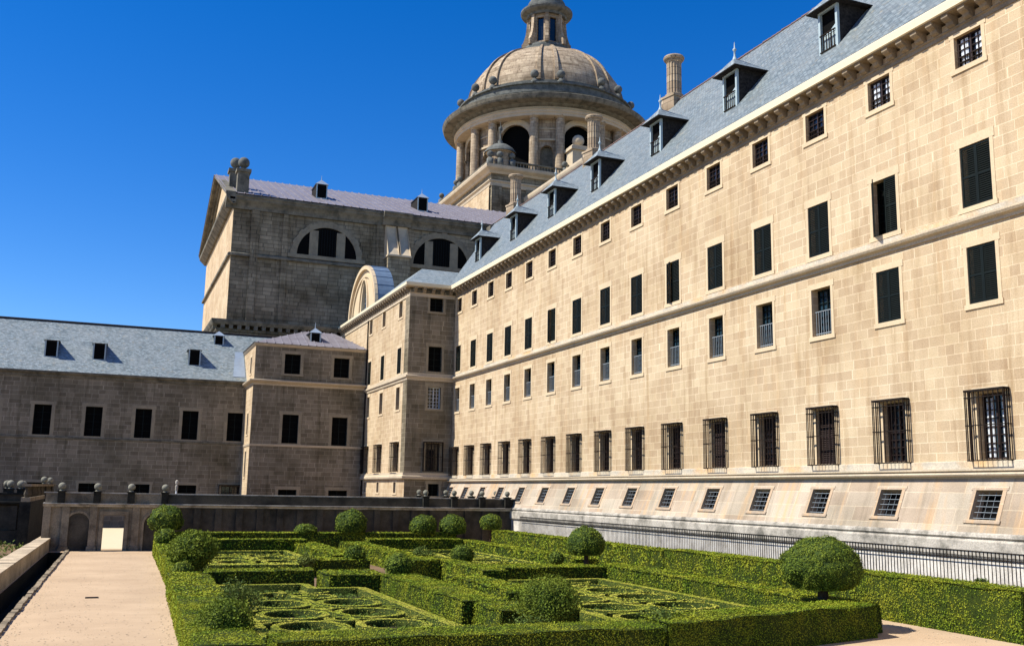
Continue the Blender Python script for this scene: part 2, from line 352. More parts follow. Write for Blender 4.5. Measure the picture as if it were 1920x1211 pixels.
# ------------------------------------------------------------------ window kit (local: x right, -y outward, z up; origin at the sill centre of the opening)
def surround(w, h, fr=.24, lint=.34, sill=.2, proud=.018):
    mb = MB(); a = w/2
    mb.box(-a-fr, -a, -proud, .0, 0, h); mb.box(a, a+fr, -proud, 0, 0, h)
    mb.box(-a-fr-.06, a+fr+.06, -proud-.004, 0, h, h+lint); mb.box(-a-fr-.05, a+fr+.05, -proud-.03, 0, -sill, 0)
    return mb
def louvre(w, h, n):
    mb = MB(); fr = .055; mb.box(0, fr, -.02, .02, 0, h); mb.box(w-fr, w, -.02, .02, 0, h); mb.box(fr, w-fr, -.02, .02, 0, fr*1.4); mb.box(fr, w-fr, -.02, .02, h-fr*1.4, h)
    mb.box(fr, w-fr, -.016, .016, h*.48, h*.48+.07)
    for i in range(n):
        z = fr*1.6+(h-fr*3.2)*(i+.5)/n
        mb.quad((fr, -.018, z-.022), (w-fr, -.018, z-.022), (w-fr, .012, z+.022), (fr, .012, z+.022))
        mb.quad((fr, .018, z+.016), (w-fr, .018, z+.016), (w-fr, -.012, z-.028), (fr, -.012, z-.028))
    return mb
def sash(w, h, nx, nz, fr=.07, mun=.028, y=.0):
    mb = MB(); a = w/2
    mb.box(-a, -a+fr, y-.03, y+.03, 0, h); mb.box(a-fr, a, y-.03, y+.03, 0, h); mb.box(-a+fr, a-fr, y-.03, y+.03, 0, fr); mb.box(-a+fr, a-fr, y-.03, y+.03, h-fr, h)
    mb.box(-.035, .035, y-.034, y+.03, fr, h-fr)
    for i in range(1, nx):
        x = -a+w*i/nx
        if abs(x) > .05: mb.box(x-mun/2, x+mun/2, y-.02, y+.02, fr, h-fr)
    for i in range(1, nz): z = h*i/nz; mb.box(-a+fr, a-fr, y-.022, y+.02, z-mun/2, z+mun/2)
    return mb
def bars(w, h, n, y=0., r=.014, rails=(0, 1), over=0.):
    mb = MB()
    for i in range(n): x = -w/2+w*(i+.5)/n; mb.box(x-r, x+r, y-r, y+r, -over, h+over)
    for f in rails: mb.box(-w/2, w/2, y-r*1.5, y+r*1.5, h*f-r*1.5, h*f+r*1.5)
    return mb
def pane(w, h): mb = MB(); mb.box(-w/2, w/2, .0, .04, 0, h); return mb
def curtains(w, h):
    mb = MB()
    for s_ in (-1, 1):
        for i in range(5):
            x = s_*(w*.14+w*.27*i/5); mb.box(min(x, x+s_*w*.048), max(x, x+s_*w*.048), -.012*(i % 2)-.012, -.002, h*.04, h*.93)
    return mb
def cage(w, h, d=.28):
    mb = MB(); a = w/2; r = .013
    n = 8
    for i in range(n+1): x = -a+w*i/n; mb.box(x-r, x+r, -d-r, -d+r, 0, h)
    for x in (-a, a):
        for j in range(3): y = -d*(j+.3)/3.; mb.box(x-r, x+r, y-r, y+r, 0, h)
    for z, t in ((0., .02), (h*.5, .016), (h*.9, .014), (h, .034)):
        mb.box(-a-.02, a+.02, -d-.024, -d+.024, z-t, z+t)
        for x in (-a, a): mb.box(x-.024, x+.024, -d+.024, 0., z-t, z+t)
    mb.box(-a, a, -d+.024, 0, h-.006, h+.02)
    return mb
KIT = {}
def kit(key, fn, mats, smooth=False):
    if key not in KIT: KIT[key] = meshof(fn(), key[0], mats, smooth)
    return KIT[key]
def add_window(parent, P, rz, w, h, style, rec=.34, rx=0., label=None, fr=.22, trim='trim_clean', lint=.32, sill=.2):
    """window part with its sub-parts; P world position of the sill centre on the wall face"""
    o = child('window', kit(('surround', w, h, fr, trim, lint, sill), lambda: surround(w, h, fr, lint, sill), trim), parent, Vector(P)-Vector(parent.location), (rx, 0, rz))
    if label: o['label'] = label
    c = lambda nm, key, fn, m, loc=(0, 0, 0), rot=(0, 0, 0): child(nm, kit((nm,)+key, fn, m), o, loc, rot)
    if style in ('shut', 'ajar', 'half'):
        c('pane', (w, h), lambda: pane(w, h), 'void', (0, rec, 0))
        lw = w/2-.01
        l = kit(('shutter', lw, h), lambda: louvre(lw, h-.04, 26), 'shutter')
        a = {'shut': 0, 'ajar': R(-20), 'half': R(-42)}[style]
        child('shutter', l, o, (-w/2+.008, .04, .02), (0, 0, a))
        s2 = child('shutter', l, o, (w/2-.008, .04, .02), (0, 0, R(4) if style == 'ajar' else 0)); s2.scale = (-1, 1, 1)
        if style != 'shut': c('sash', (w, h, 4, 7), lambda: sash(w, h, 4, 7), 'shutter', (0, rec-.05, 0))
    elif style == 'rail':     # glazed, lower half behind a railing
        c('pane', (w, h, 'b'), lambda: pane(w, h), 'blue_glass', (0, rec+.1, 0)); c('sash', (w, h, 4, 7, 's'), lambda: sash(w, h, 4, 7), 'shutter', (0, rec+.06, 0))
        c('railing', (w, h), lambda: bars(w-.02, h*.52, 8, 0, .011, (0.1, 1)), 'railing', (0, .16, .02))
    elif style == 'small':
        c('pane', (w, h, 'd'), lambda: pane(w, h), 'glass', (0, rec, 0)); c('sash', (w, h, 4, 5), lambda: sash(w, h, 4, 5, .06, .024), 'brown_wood', (0, rec-.04, 0))
        c('railing', (w, h), lambda: bars(w-.02, h*.36, 10, 0, .010, (0, .55, 1)), 'iron', (0, .14, .02))
    elif style == 'smallcurtain':
        c('pane', (w, h, 'd'), lambda: pane(w, h), 'glass', (0, rec, 0)); c('sash', (w, h, 4, 5), lambda: sash(w, h, 4, 5, .06, .024), 'shutter', (0, rec-.05, 0))
        c('curtain', (w, h), lambda: curtains(w, h), 'curtain', (0, rec-.005, 0))
        c('railing', (w, h), lambda: bars(w-.02, h*.36, 10, 0, .010, (0, .55, 1)), 'iron', (0, .14, .02))
    elif style in ('cage', 'cagecurtain', 'cageshut'):
        c('pane', (w, h, 'c'), lambda: pane(w, h), 'void' if style == 'cageshut' else 'glass', (0, rec, 0))
        if style == 'cageshut':
            l = kit(('shutter', w/2-.01, h), lambda: louvre(w/2-.01, h-.04, 26), 'brown_wood')
            child('shutter', l, o, (-w/2+.008, .2, .02)); s2 = child('shutter', l, o, (w/2-.008, .2, .02)); s2.scale = (-1, 1, 1)
        else: c('sash', (w, h, 4, 8), lambda: sash(w, h, 4, 8), 'brown_wood', (0, rec-.05, 0))
        if style == 'cagecurtain': c('curtain', (w, h, 'c'), lambda: curtains(w, h), 'curtain', (0, rec-.005, 0))
        c('grille', (w, h), lambda: cage(w+.42, h+.12), 'iron', (0, -.03, -.04))
    elif style == 'grid':
        c('pane', (w, h, 'g'), lambda: pane(w, h), 'void', (0, rec, 0))
        def gr():
            m_ = bars(w, h, 4, .03, .004, ()); 
            for i in range(5): z = h*(i+.6)/5.2; m_.box(-w/2, w/2, -.007, .007, z-.008, z+.008)
            return m_
        c('grille', (w, h), gr, 'railing', (0, .12, 0))
    elif style == 'sashdark':
        c('pane', (w, h, 'x'), lambda: pane(w, h), 'glass', (0, rec, 0)); c('sash', (w, h, 4, 6, 'x'), lambda: sash(w, h, 4, 6), 'curtain', (0, rec-.03, 0))
    else:
        c('pane', (w, h, 'v'), lambda: pane(w, h), 'void', (0, rec, 0)); c('sash', (w, h, 2, 3, 'v'), lambda: sash(w, h, 2, 4, .05), 'shutter', (0, rec-.02, 0))
    return o
RZ = R(-90)      # walls that face -X

# ------------------------------------------------------------------ main wing on the right
FX, FY0, FY1 = 27.0, 6.0, 80.2
wing = empty('palace_wing', (FX, 50, G), 'long tall sunlit granite palace wing with shuttered windows and slate roof on the right', 'building')
cols = [16.4, 20.4, 24.42, 28.81, 32.65, 36.51, 40.37, 44.32, 48.23, 52.07, 55.96, 59.87, 63.83, 67.74, 71.54, 75.33, 79.07]
rows = {'top': (19.14, 1.2, 1.2), 'tall': (14.02, 2.2, 1.29), 'mid': (10.62, 2.0, 1.2), 'cage': (5.36, 2.2, 1.16)}
WALLBOT, WALLTOP = 5.3, 21.0
mb = MB()
holes = []
for y in cols:
    for k, (z, h, w) in rows.items():
        if y > 78.5 and k == 'cage': pass
        holes.append((y-w/2, y+w/2, z, z+h))
mb.wall((FX, 0, 0), (0, 1, 0), (0, 0, 1), (1, 0, 0), (FY0, FY1), (WALLBOT, WALLTOP), holes, .5)
mb.quad((FX, FY0, WALLBOT), (FX, FY0, WALLTOP), (FX+13, FY0, WALLTOP), (FX+13, FY0, WALLBOT))
mb.quad((FX+13, FY0, G), (FX+13, FY0, WALLTOP), (FX+13, FY1+14, WALLTOP), (FX+13, FY1+14, G))
mb.build('wall', 'granite', wing)
# batter
th = math.atan2(.75, 1.75); VB = Vector((math.sin(th), 0, math.cos(th))); NB = Vector((math.cos(th), 0, -math.sin(th)))
BL = math.hypot(.75, 1.75); bw, bh = 1.06, 1.05; bv = .42
mb = MB(); bh_holes = [(y-bw/2, y+bw/2, bv, bv+bh) for y in cols]
mb.wall((26.15, 0, 3.0), (0, 1, 0), VB, NB, (FY0, FY1), (0, BL), bh_holes, .55)
mb.build('battered_base', 'granite_base', wing)
mb = MB()
def band(mb, prof, x=FX): mb.sweep(prof, (x, FY0, 0), (x, FY1, 0), (-1, 0, 0))
band(mb, [(-.1, 5.06), (.10, 5.06), (.10, 5.3), (.012, 5.33), (-.1, 5.33)])
mb.build('sill_band', 'sillband', wing)
mb = MB()
band(mb, [(-.3, 4.74), (.16, 4.74), (.16, 4.79), (.32, 4.82), (.35, 4.87), (.32, 4.92), (.17, 4.94), (.17, 4.97), (.29, 4.99), (.29, 5.055), (-.3, 5.055)])
band(mb, [(-.1, 13.26), (.07, 13.26), (.08, 13.36), (.22, 13.42), (.27, 13.50), (.27, 13.57), (.06, 13.62), (-.1, 13.62)])
mb.build('stringcourse', 'trim', wing)
mb = MB()
band(mb, [(-.1, 13.62), (.035, 13.62), (.035, 13.82), (-.1, 13.82)])
mb.build('plain_band', 'sillband', wing)
mb = MB()
band(mb, [(.2, 2.2), (.95, 2.2), (1.0, 2.28), (1.0, 2.72), (.93, 2.76), (.90, 2.80), (.97, 2.86), (.95, 2.95), (.88, 3.0), (.2, 3.0)])
mb.build('plinth_coping', 'coping', wing)
mb = MB(); mb.box(26.12, 27.5, FY0, FY1, G, 2.2); mb.build('plinth', 'plaster', wing)
# cornice with corbels
mb = MB()
band(mb, [(-.2, 20.50), (.04, 20.50), (.05, 20.64), (.11, 20.68), (.11, 20.72), (-.2, 20.72)])
band(mb, [(-.2, 21.12), (.54, 21.12), (.54, 21.15), (-.2, 21.15)])
mb.build('frieze', 'corbel', wing)
def corbel(mb, y, d=.43, hgt=.42, w=.3):
    pr = [(0, 20.72), (.15, 20.72), (.25, 20.78), (.29, 20.88), (.42, 20.93), (.50, 21.0), (.50, 21.12), (0, 21.12)]
    mb.sweep([(o_, z_) for o_, z_ in pr], (FX, y-w/2, 0), (FX, y+w/2, 0), (-1, 0, 0))
mb = MB(); corbel(mb, 0); cme = meshof(mb, 'corbel', 'corbel')
y = FY0+1.05
while y < FY1-.2: child('corbel', cme, wing, (-FX, y-50, -G)); y += .745
mb = MB(); band(mb, [(-.2, 21.155), (.56, 21.155), (.61, 21.18), (.63, 21.48), (.61, 21.52), (-.2, 21.52)]); mb.build('gutter', 'gutter', wing)
# roof
EX, EZ, RXx, RZz = 26.40, 21.54, 33.5, 30.0
mb = MB()
mb.quad((EX, FY0, EZ), (RXx, FY0, RZz), (RXx, FY1+8, RZz), (EX, FY1+8-0, EZ)) if False else None
mb.quad((EX, FY0, EZ), (EX, FY1+.2, EZ), (RXx, FY1+8.0, RZz), (RXx, FY0, RZz))
mb.quad((RXx, FY0, RZz), (RXx, FY1+8.0, RZz), (40.5, FY1+8, 21.6), (40.5, FY0, 21.6))
mb.poly([(EX, FY0, EZ), (RXx, FY0, RZz), (40.5, FY0, EZ)])
mb.build('roof', 'dark_roof_slate', wing)
mb = MB()
y = FY0
while y < FY1+7.5:
    a = random.uniform(-.02, .02); mb.tube([(RXx, y, RZz+.03+a), (RXx, y+.46, RZz+.03+a)], [.06, .085], 7); y += .44
mb.build('ridge_tiles', 'ridge', wing)
# dormers
def dormer_mesh():
    d = {}
    w = .62
    b = MB(); b.box(-w, -w+.13, 0, .13, -.15, 2.0); b.box(w-.13, w, 0, .13, -.15, 2.0); b.box(-w+.13, w-.13, 0, .12, 1.86, 2.0); b.box(-w+.13, w-.13, .0, .1, -.15, .06)
    d['frame'] = meshof(b, 'frame', 'dormer_wood')
    for nm_, x0_, x1_ in (('cheek', -w+.005, -w+.06), ('cheek2', w-.06, w-.005)):
        b = MB(); T0 = [(.13, -.1), (.13, 2.0), (1.75, 2.0)]
        b.poly([(x0_, *q) for q in T0]); b.poly([(x1_, *q) for q in T0[::-1]])
        for q in range(3): a_, c_ = T0[q], T0[(q+1) % 3]; b.quad((x0_, *a_), (x0_, *c_), (x1_, *c_), (x1_, *a_))
        d[nm_] = meshof(b, 'cheek', 'dark_slate')
    e = .36; b = MB(); zt = 2.0
    a, c_ = (-w-e, -e, zt), (w+e, -e, zt)
    ap = (0, .30, zt+.80); bk = (0, 2.2, zt+.62); bl, br_ = (-w-e, 2.0, zt), (w+e, 2.0, zt)
    b.poly([a, c_, ap]); b.poly([c_, br_, bk, ap]); b.poly([bl, a, ap, bk])
    b.mi = 1; b.box(-w-e, w+e, -e, 2.0, zt-.05, zt-.004, 't')  # dark underside: the shade below the cap is put into its colour
    d['roof'] = meshof(b, 'dormer_roof', ['slate', 'dark_slate'])
    b = MB(); b.lathe((0, .35, zt+.68), [(.14, 0), (.10, .12), (.05, .26), (.045, .5), (.10, .56), (.10, .62), (.035, .68), (.02, .95), (.004, 1.02)], 8)
    d['finial'] = meshof(b, 'finial', 'dormer_wood', True)
    b = bars(1.0, .78, 6, 0, .017, (0, 1)); d['railing'] = meshof(b, 'railing', 'iron')
    b = MB()
    b.box(-.5, .5, 0, .03, .0, 1.86); d['pane'] = meshof(b, 'pane', 'void')
    b = MB(); b.box(-.44, -.03, -.004, .0, .05, .80); b.box(.03, .44, -.004, 0, .05, .80); b.poly([(-.44, -.003, .83), (0, -.003, .95), (.44, -.003, 1.2), (.44, -.003, .83)]); d['blind'] = meshof(b, 'blind', 'dormer_wood')
    return d
DM = dormer_mesh()
for i, yd in enumerate((11.0, 18.4, 25.8, 32.67, 40.15, 47.6, 55.3, 62.2, 69.4, 77.4)):
    P = Vector((27.9, yd, 23.36)); 
    f = child('dormer', DM['frame'], wing, P-wing.location, (0, 0, RZ))
    child('cheek', DM['cheek2'], f)
    for k in ('cheek', 'pane', 'blind', 'railing', 'finial'):
        child(k, DM[k], f, {'pane': (0, .16, 0), 'blind': (0, .15, 0), 'railing': (0, -.03, .02)}.get(k, (0, 0, 0)))
    child('dormer_roof', DM['roof'], f)
# chimneys
def chimney_mesh():
    b = MB(); b.box(-.62, .62, -.62, .62, -1.4, .35); b.prism([(-.68, -.68), (.68, -.68), (.68, .68), (-.68, .68)], .35, .50)
    b.lathe((0, 0, .5), [(.62, 0), (.62, .12), (.52, .18)], 20)
    n = 16; pr = []
    for i in range(n*4):
        a = 2*math.pi*i/(n*4); r = (.50, .50, .44, .44)[i % 4]; pr.append((r*math.cos(a), r*math.sin(a)))
    b.prism(pr, .66, 2.95)
    b.lathe((0, 0, 2.95), [(.50, 0), (.56, .05), (.56, .12), (.68, .2), (.72, .32), (.66, .42), (.3, .44), (.3, .2)], 24)
    return meshof(b, 'chimney', 'dome_stone')
CM = chimney_mesh()
for (y, z) in ((54.6, 29.9), (66.6, 29.95), (82.8, 29.95)): child('chimney', CM, wing, Vector((33.5, y, z))-wing.location, (0, 0, .2))
for i, yy in enumerate(cols):
    for k, (z, h, w) in rows.items():
        kk = i-2
        if k == 'tall': st = 'half' if kk == 1 else ('ajar' if kk in (5, 9) else 'shut')
        elif k == 'mid': st = 'shut' if kk in (0, 1, -1) else 'rail'
        elif k == 'cage': st = 'cagecurtain' if kk in (0,) else ('cageshut' if kk in (2, 4) else 'cage')
        else: st = 'smallcurtain' if kk in (-1, 0, 1) else 'small'
        lab = {('tall', 1): 'tall window with its left shutter swung half open', ('cage', 0): 'nearest caged window with white curtains behind glass'}.get((k, kk))
        add_window(wing, (FX, yy, z), RZ, w, h, st, rec={'tall': .35, 'mid': .3, 'cage': .34, 'top': .22}[k], label=lab, fr=.15 if k != 'cage' else .1, lint={'tall': .34, 'cage': .2}.get(k, .24), sill=.18 if k != 'cage' else .02)
    add_window(wing, Vector((26.15, yy, 3.0))+VB*bv, RZ, bw, bh, 'grid', rec=.42, rx=-th, fr=.15, trim='granite_base', lint=.14, sill=.12)

# ------------------------------------------------------------------ tower / side range behind it
TX, TY, TY1 = 22.95, 80.2, 107.0
tower = empty('corner_tower', (TX, TY, G), 'corner block with shaded front and sunlit left side and an arched stone dormer window', 'building')
fw = [(25.3, 19.19, 1.2, 1.2), (25.3, 14.02, 1.2, 2.15), (25.33, 10.86, 1.15, 1.85), (25.33, 5.67, 1.25, 2.3), (25.5, 3.6, .95, 1.0)]
sy = [(83.1, 0), (88.8, 0), (93.7, 0)]
mb = MB()
mb.wall((0, TY, 0), (1, 0, 0), (0, 0, 1), (0, 1, 0), (TX, 27.3), (G, 21.0), [(x-w/2, x+w/2, z, z+h) for x, z, w, h in fw], .5)
mb.build('front_wall', 'granite_old_shade', tower)
sr = [(18.95, 1.5, 1.1), (14.0, 2.25, 1.25), (10.86, 1.95, 1.15), (5.62, 2.35, 1.5), (3.8, .9, .8)]
mb = MB(); hl = []
for y, _ in sy:
    for z, h, w in sr: hl.append((y-w/2, y+w/2, z, z+h))
mb.wall((TX, 0, 0), (0, 1, 0), (0, 0, 1), (1, 0, 0), (TY, TY1), (G, 21.0), hl, .5)
mb.build('side_wall', 'granite', tower)
mb = MB(); mb.box(TX-.05, TX+1.15, TY-.06, TY-.001, 5.5, 20.7); mb.box(TX-.06, TX-.001, TY-.05, TY+1.2, 5.5, 20.7); mb.build('corner_pilaster', 'granite_old_shade', tower)
def ring_path(mb, prof, pts, dirs): mb.sweep_path(prof, pts, dirs)
tp = [(27.0, TY, 0), (TX, TY, 0), (TX, TY1, 0)]; td = [(0, -1), (-1, -1), (-1, 0)]
mb = MB()
ring_path(mb, [(-.2, 4.95), (.22, 4.95), (.28, 5.05), (.28, 5.2), (.2, 5.28), (.2, 5.5), (-.2, 5.5)], tp, td)
ring_path(mb, [(-.2, 13.2), (.09, 13.2), (.12, 13.36), (.22, 13.46), (.22, 13.6), (.08, 13.66), (.08, 13.84), (-.2, 13.84)], tp, td)
ring_path(mb, [(-.2, 20.4), (.07, 20.4), (.08, 20.62), (.14, 20.70), (-.2, 20.70)], tp, td)
ring_path(mb, [(-.2, 21.16), (.48, 21.16), (.50, 21.22), (-.2, 21.22)], tp, td)
mb.build('stringcourse', 'trim', tower)
mb = MB()
def corb2(mb, P, ax, side, w=.28):
    pr = [(0, 20.70), (.15, 20.70), (.24, 20.80), (.28, 20.92), (.42, 20.99), (.44, 21.16), (0, 21.16)]
    a = Vector(P)-Vector(side)*w/2; b_ = Vector(P)+Vector(side)*w/2; mb.sweep(pr, a, b_, ax)
corb2(mb, (0, 0, 0), (0, -1, 0), (1, 0, 0)); tcm = meshof(mb, 'corbel', 'corbel')
for i in range(5): child('corbel', tcm, tower, (.35+i*.8, 0, -G))
y = .35
while y < TY1-TY: child('corbel', tcm, tower, (0, y, -G), (0, 0, RZ)); y += .745
mb = MB(); ring_path(mb, [(-.2, 21.225), (.52, 21.225), (.56, 21.27), (.58, 21.5), (-.2, 21.5)], tp, td); mb.build('gutter', 'gutter', tower)
mb = MB(); ex, ey = TX-.5, TY-.5
a0, a1 = (ex, ey, 21.52), (30.0, ey, 21.52); p1, p2 = (25.6, 86.0, 24.2), (33.0, 86.0, 24.2); q0, q1 = (ex, TY1, 21.52), (25.6, TY1, 24.2)
mb.poly([a0, a1, p2, p1]); mb.poly([q0, a0, p1, q1]); mb.poly([q1, p1, p2, (33, TY1, 24.6)])
mb.build('roof', 'slate', tower)
for x, z, w, h in fw:
    st = 'cage' if h > 2.2 else ('sashdark' if 10 < z < 11 else 'dark'); add_window(tower, (x, TY, z), 0, w, h, st, rec=.35, fr=.2, trim='shade_trim', lint=.3, sill=.16)
for y, _ in sy:
    for z, h, w in sr:
        st = 'cage' if 5 < z < 6 else ('grid' if z < 5 else ('shut' if z > 13.5 and z < 15 else 'dark')); add_window(tower, (TX, y, z), RZ, w, h, st, rec=.4, fr=.2, lint=.3, sill=.16)
# arched stone dormer
AY, AR, AZ, AH = 97.1, 5.6, 21.5, 4.75
def arc(cy, cz, ry, rz, n=28, a0=0., a1=math.pi): return [(cy+ry*math.cos(a0+(a1-a0)*i/n), cz+rz*math.sin(a0+(a1-a0)*i/n)) for i in range(n+1)]
mb = MB(); X0 = TX-.05
outer = arc(AY, AZ, AR, AH); inner = arc(AY, AZ+.2, 1.15, 3.2)
for i in range(28):
    (ya, za), (yb, zb) = outer[i], outer[i+1]; (yc, zc), (yd, zd) = inner[i], inner[i+1]
    mb.quad((X0, ya, za), (X0, yb, zb), (X0, yd, zd), (X0, yc, zc)); mb.quad((X0, yc, zc), (X0, yd, zd), (X0+.5, yd, zd), (X0+.5, yc, zc))
arch = mb.build('arched_dormer', 'trim_clean', tower)
mb = MB()
for (r1, r2, h1, h2, pr) in ((5.75, 5.35, 4.9, 4.5, .28), (4.75, 4.5, 3.95, 3.72, .14), (2.0, 1.65, 3.75, 3.5, .12)):
    A = arc(AY, AZ, r1, h1); B_ = arc(AY, AZ, r2, h2)
    for i in range(28):
        p = [(X0-pr, *A[i]), (X0-pr, *A[i+1]), (X0-pr, *B_[i+1]), (X0-pr, *B_[i])]; q = [(X0+.02, *c_[1:]) for c_ in p]
        mb.quad(*p); mb.quad(p[0], p[1], q[1], q[0]); mb.quad(p[3], p[2], q[2], q[3])
o = mb.build('moulding', 'trim_clean'); o.parent = arch
mb = MB(); mb.poly([(X0+.4, yy, zz) for yy, zz in inner]); o = mb.build('pane', 'blue_glass'); o.parent = arch
mb = MB()
for k in range(-1, 2): mb.box(X0+.33, X0+.38, AY+k*.5-.03, AY+k*.5+.03, AZ, AZ+3.1)
for k in range(6): mb.box(X0+.33, X0+.375, AY-1.1, AY+1.1, AZ+.5*k+.2, AZ+.5*k+.24)
o = mb.build('sash', 'lead_light'); o.parent = arch
mb = MB(); A = arc(AY, AZ, AR+.12, AH+.14); 
for i in range(28): mb.quad((X0-.3, *A[i]), (X0-.3, *A[i+1]), (X0+1.7, *A[i+1]), (X0+1.7, *A[i]))
for i in range(0, 29, 2):
    mb.tube([(X0-.25, A[i][0], A[i][1]), (X0+1.7, A[i][0], A[i][1])], .045, 4)
o = mb.build('barrel_roof', 'barrel_lead'); o.parent = arch
mb = MB(); mb.poly([(X0+1.7, yy, zz) for yy, zz in A]); o = mb.build('back_wall', 'dark_slate'); o.parent = arch
mb = MB(); mb.tube([(TX-.12, 94.5, 3), (TX-.12, 94.5, 20.4)], .07, 6); mb.build('downpipe', 'iron', tower)

# ------------------------------------------------------------------ pavilion
PX, PY, PX1 = 12.2, 94.69, 22.95
pav = empty('pavilion', (PX, PY, G), 'shaded low granite pavilion with hipped metal roof left of the corner block', 'building')
pw = [(15.7, 14.73, 1.5, 1.9), (20.42, 14.65, 1.5, 1.9), (15.8, 8.18, 1.5, 2.7), (20.5, 8.12, 1.5, 2.7), (15.86, 2.5, 1.7, 1.4), (20.6, 2.5, 1.8, 1.4)]
mb = MB(); mb.wall((0, PY, 0), (1, 0, 0), (0, 0, 1), (0, 1, 0), (PX, PX1), (G, 17.45), [(x-w/2, x+w/2, z, z+h) for x, z, w, h in pw], .5)
mb.build('front_wall', 'granite_old_shade', pav)
mb = MB(); pl = [(97.4, 14.8, .9, 1.6), (97.4, 9.0, .9, 2.0), (97.4, 5.0, .9, 2.4)]
mb.wall((PX, 0, 0), (0, 1, 0), (0, 0, 1), (1, 0, 0), (PY, 103), (G, 17.45), [(y-w/2, y+w/2, z, z+h) for y, z, w, h in pl], .5); mb.build('side_wall', 'granite', pav)
pp = [(PX1, PY, 0), (PX, PY, 0), (PX, 103, 0)]; pd = [(0, -1), (-1, -1), (-1, 0)]
mb = MB()
ring_path(mb, [(-.2, 13.55), (.05, 13.55), (.1, 13.72), (.36, 13.86), (.42, 13.95), (.42, 14.02), (-.2, 14.14)], pp, pd)
ring_path(mb, [(-.2, 7.86), (.05, 7.86), (.09, 8.0), (.09, 8.06), (-.2, 8.08)], pp, pd)
ring_path(mb, [(-.2, 17.25), (.04, 17.25), (.16, 17.40), (.16, 17.5), (-.2, 17.5)], pp, pd)
mb.build('stringcourse', 'trim', pav)
mb = MB(); mb.box(PX-.05, PX+1.0, PY-.05, PY-.001, G, 13.5); mb.build('corner_pilaster', 'granite_old_shade', pav)
mb = MB(); e = .25; A, B_, C_, D_ = (PX-e, PY-e, 17.52), (PX1, PY-e, 17.52), (PX1, 103, 17.52), (PX-e, 103, 17.52); E1, E2 = (17.5, 99.2, 19.6), (20.5, 99.2, 19.6)
mb.poly([A, B_, E2, E1]); mb.poly([B_, C_, E2]); mb.poly([C_, D_, E1, E2]); mb.poly([D_, A, E1])
mb.build('roof', 'lead', pav)
mb = MB()
for i in range(14):
    f = (i+.5)/14; x = PX-e+(PX1-PX+e)*f; tx = min(max(x, 17.5), 20.5); 
    if x < 17.5: k = (x-(PX-e))/(17.5-(PX-e))
    elif x > 20.5: k = (PX1-x)/(PX1-20.5)
    else: k = 1.
    mb.tube([(x, PY-e, 17.56), (x, PY-e+4.76*k, 17.56+2.08*k)], .05, 4)
mb.build('roof_seams', 'lead', pav)
for x, z, w, h in pw: add_window(pav, (x, PY, z), 0, w, h, 'dark', rec=.35, fr=.28, trim='shade_trim', lint=.3, sill=.18)
for y, z, w, h in pl: add_window(pav, (PX, y, z), RZ, w, h, 'dark', rec=.35, fr=.2, lint=.25, sill=.15)
def roof_box(parent, P, w, h, d, mat='dark_slate', fin=True, cap='lead_light'):
    """small boxy roof dormer with pointed cap: P centre of the front foot"""
    b = MB(); b.box(P[0]-w/2, P[0]+w/2, P[1], P[1]+d, P[2], P[2]+h)
    o = b.build('dormer', mat, parent)
    b = MB(); e = .14; x0, x1, y0, y1, z = P[0]-w/2-e, P[0]+w/2+e, P[1]-e, P[1]+d, P[2]+h+.004; ap = (P[0], P[1]+w*.4, z+w*.55); bk = (P[0], y1, z+w*.55)
    b.poly([(x0, y0, z), (x1, y0, z), ap]); b.poly([(x1, y0, z), (x1, y1, z), bk, ap]); b.poly([(x0, y1, z), (x0, y0, z), ap, bk]); b.poly([(x0, y0, z), (x0, y1, z), (x1, y1, z), (x1, y0, z)])
    c_ = b.build('dormer_roof', cap); c_.parent = o
    b = MB(); b.box(P[0]-w/2+.12, P[0]+w/2-.12, P[1]-.02, P[1]-.001, P[2]+.1, P[2]+h-.12); c_ = b.build('pane', 'void'); c_.parent = o
    b = MB(); b.box(P[0]-w/2-.02, P[0]-w/2+.1, P[1]-.05, P[1], P[2], P[2]+h); b.box(P[0]+w/2-.1, P[0]+w/2+.02, P[1]-.05, P[1], P[2], P[2]+h); b.box(P[0]-w/2-.02, P[0]+w/2+.02, P[1]-.08, P[1], P[2]-.06, P[2]+.06); c_ = b.build('frame', 'dormer_wood'); c_.parent = o
    if fin: b = MB(); b.tube([(*ap[:2], ap[2]-.05), (*ap[:2], ap[2]+.55)], [.05, .012], 5); c_ = b.build('finial', 'lead_light'); c_.parent = o
    return o
roof_box(pav, (18.0, 96.0, 17.9), 1.0, 1.15, 2.2)

# ------------------------------------------------------------------ left wing
WY = 100.2
lw = empty('left_wing', (0, WY, G), 'long low shaded granite wing with pale blue slate roof at the left', 'building')
ww = [(-5.76, 1), (-1.42, 1), (2.93, 1), (7.17, 1), (11.36, 1)] + [(-5.76-4.34*i, 1) for i in range(1, 5)]
hl = [(x-.73, x+.73, 8.45, 11.2) for x, _ in ww]+[(x-.85, x+.85, 2.6, 4.15) for x in (-1.35, 3.1, 7.3, 11.3, -5.8, -10.1)]
mb = MB(); mb.wall((0, WY, 0), (1, 0, 0), (0, 0, 1), (0, 1, 0), (-28, PX), (G, 14.3), hl, .5); mb.build('wall', 'granite_old_shade', lw)
mb = MB()
for pr in ([(-.2, 13.75), (.06, 13.75), (.12, 13.95), (.32, 14.08), (.38, 14.16), (.38, 14.25), (-.2, 14.3)], [(-.2, 8.1), (.05, 8.1), (.1, 8.22), (.1, 8.3), (-.2, 8.34)]):
    mb.sweep(pr, (-28, WY, 0), (PX, WY, 0), (0, -1, 0))
mb.build('stringcourse', 'dark_trim', lw)
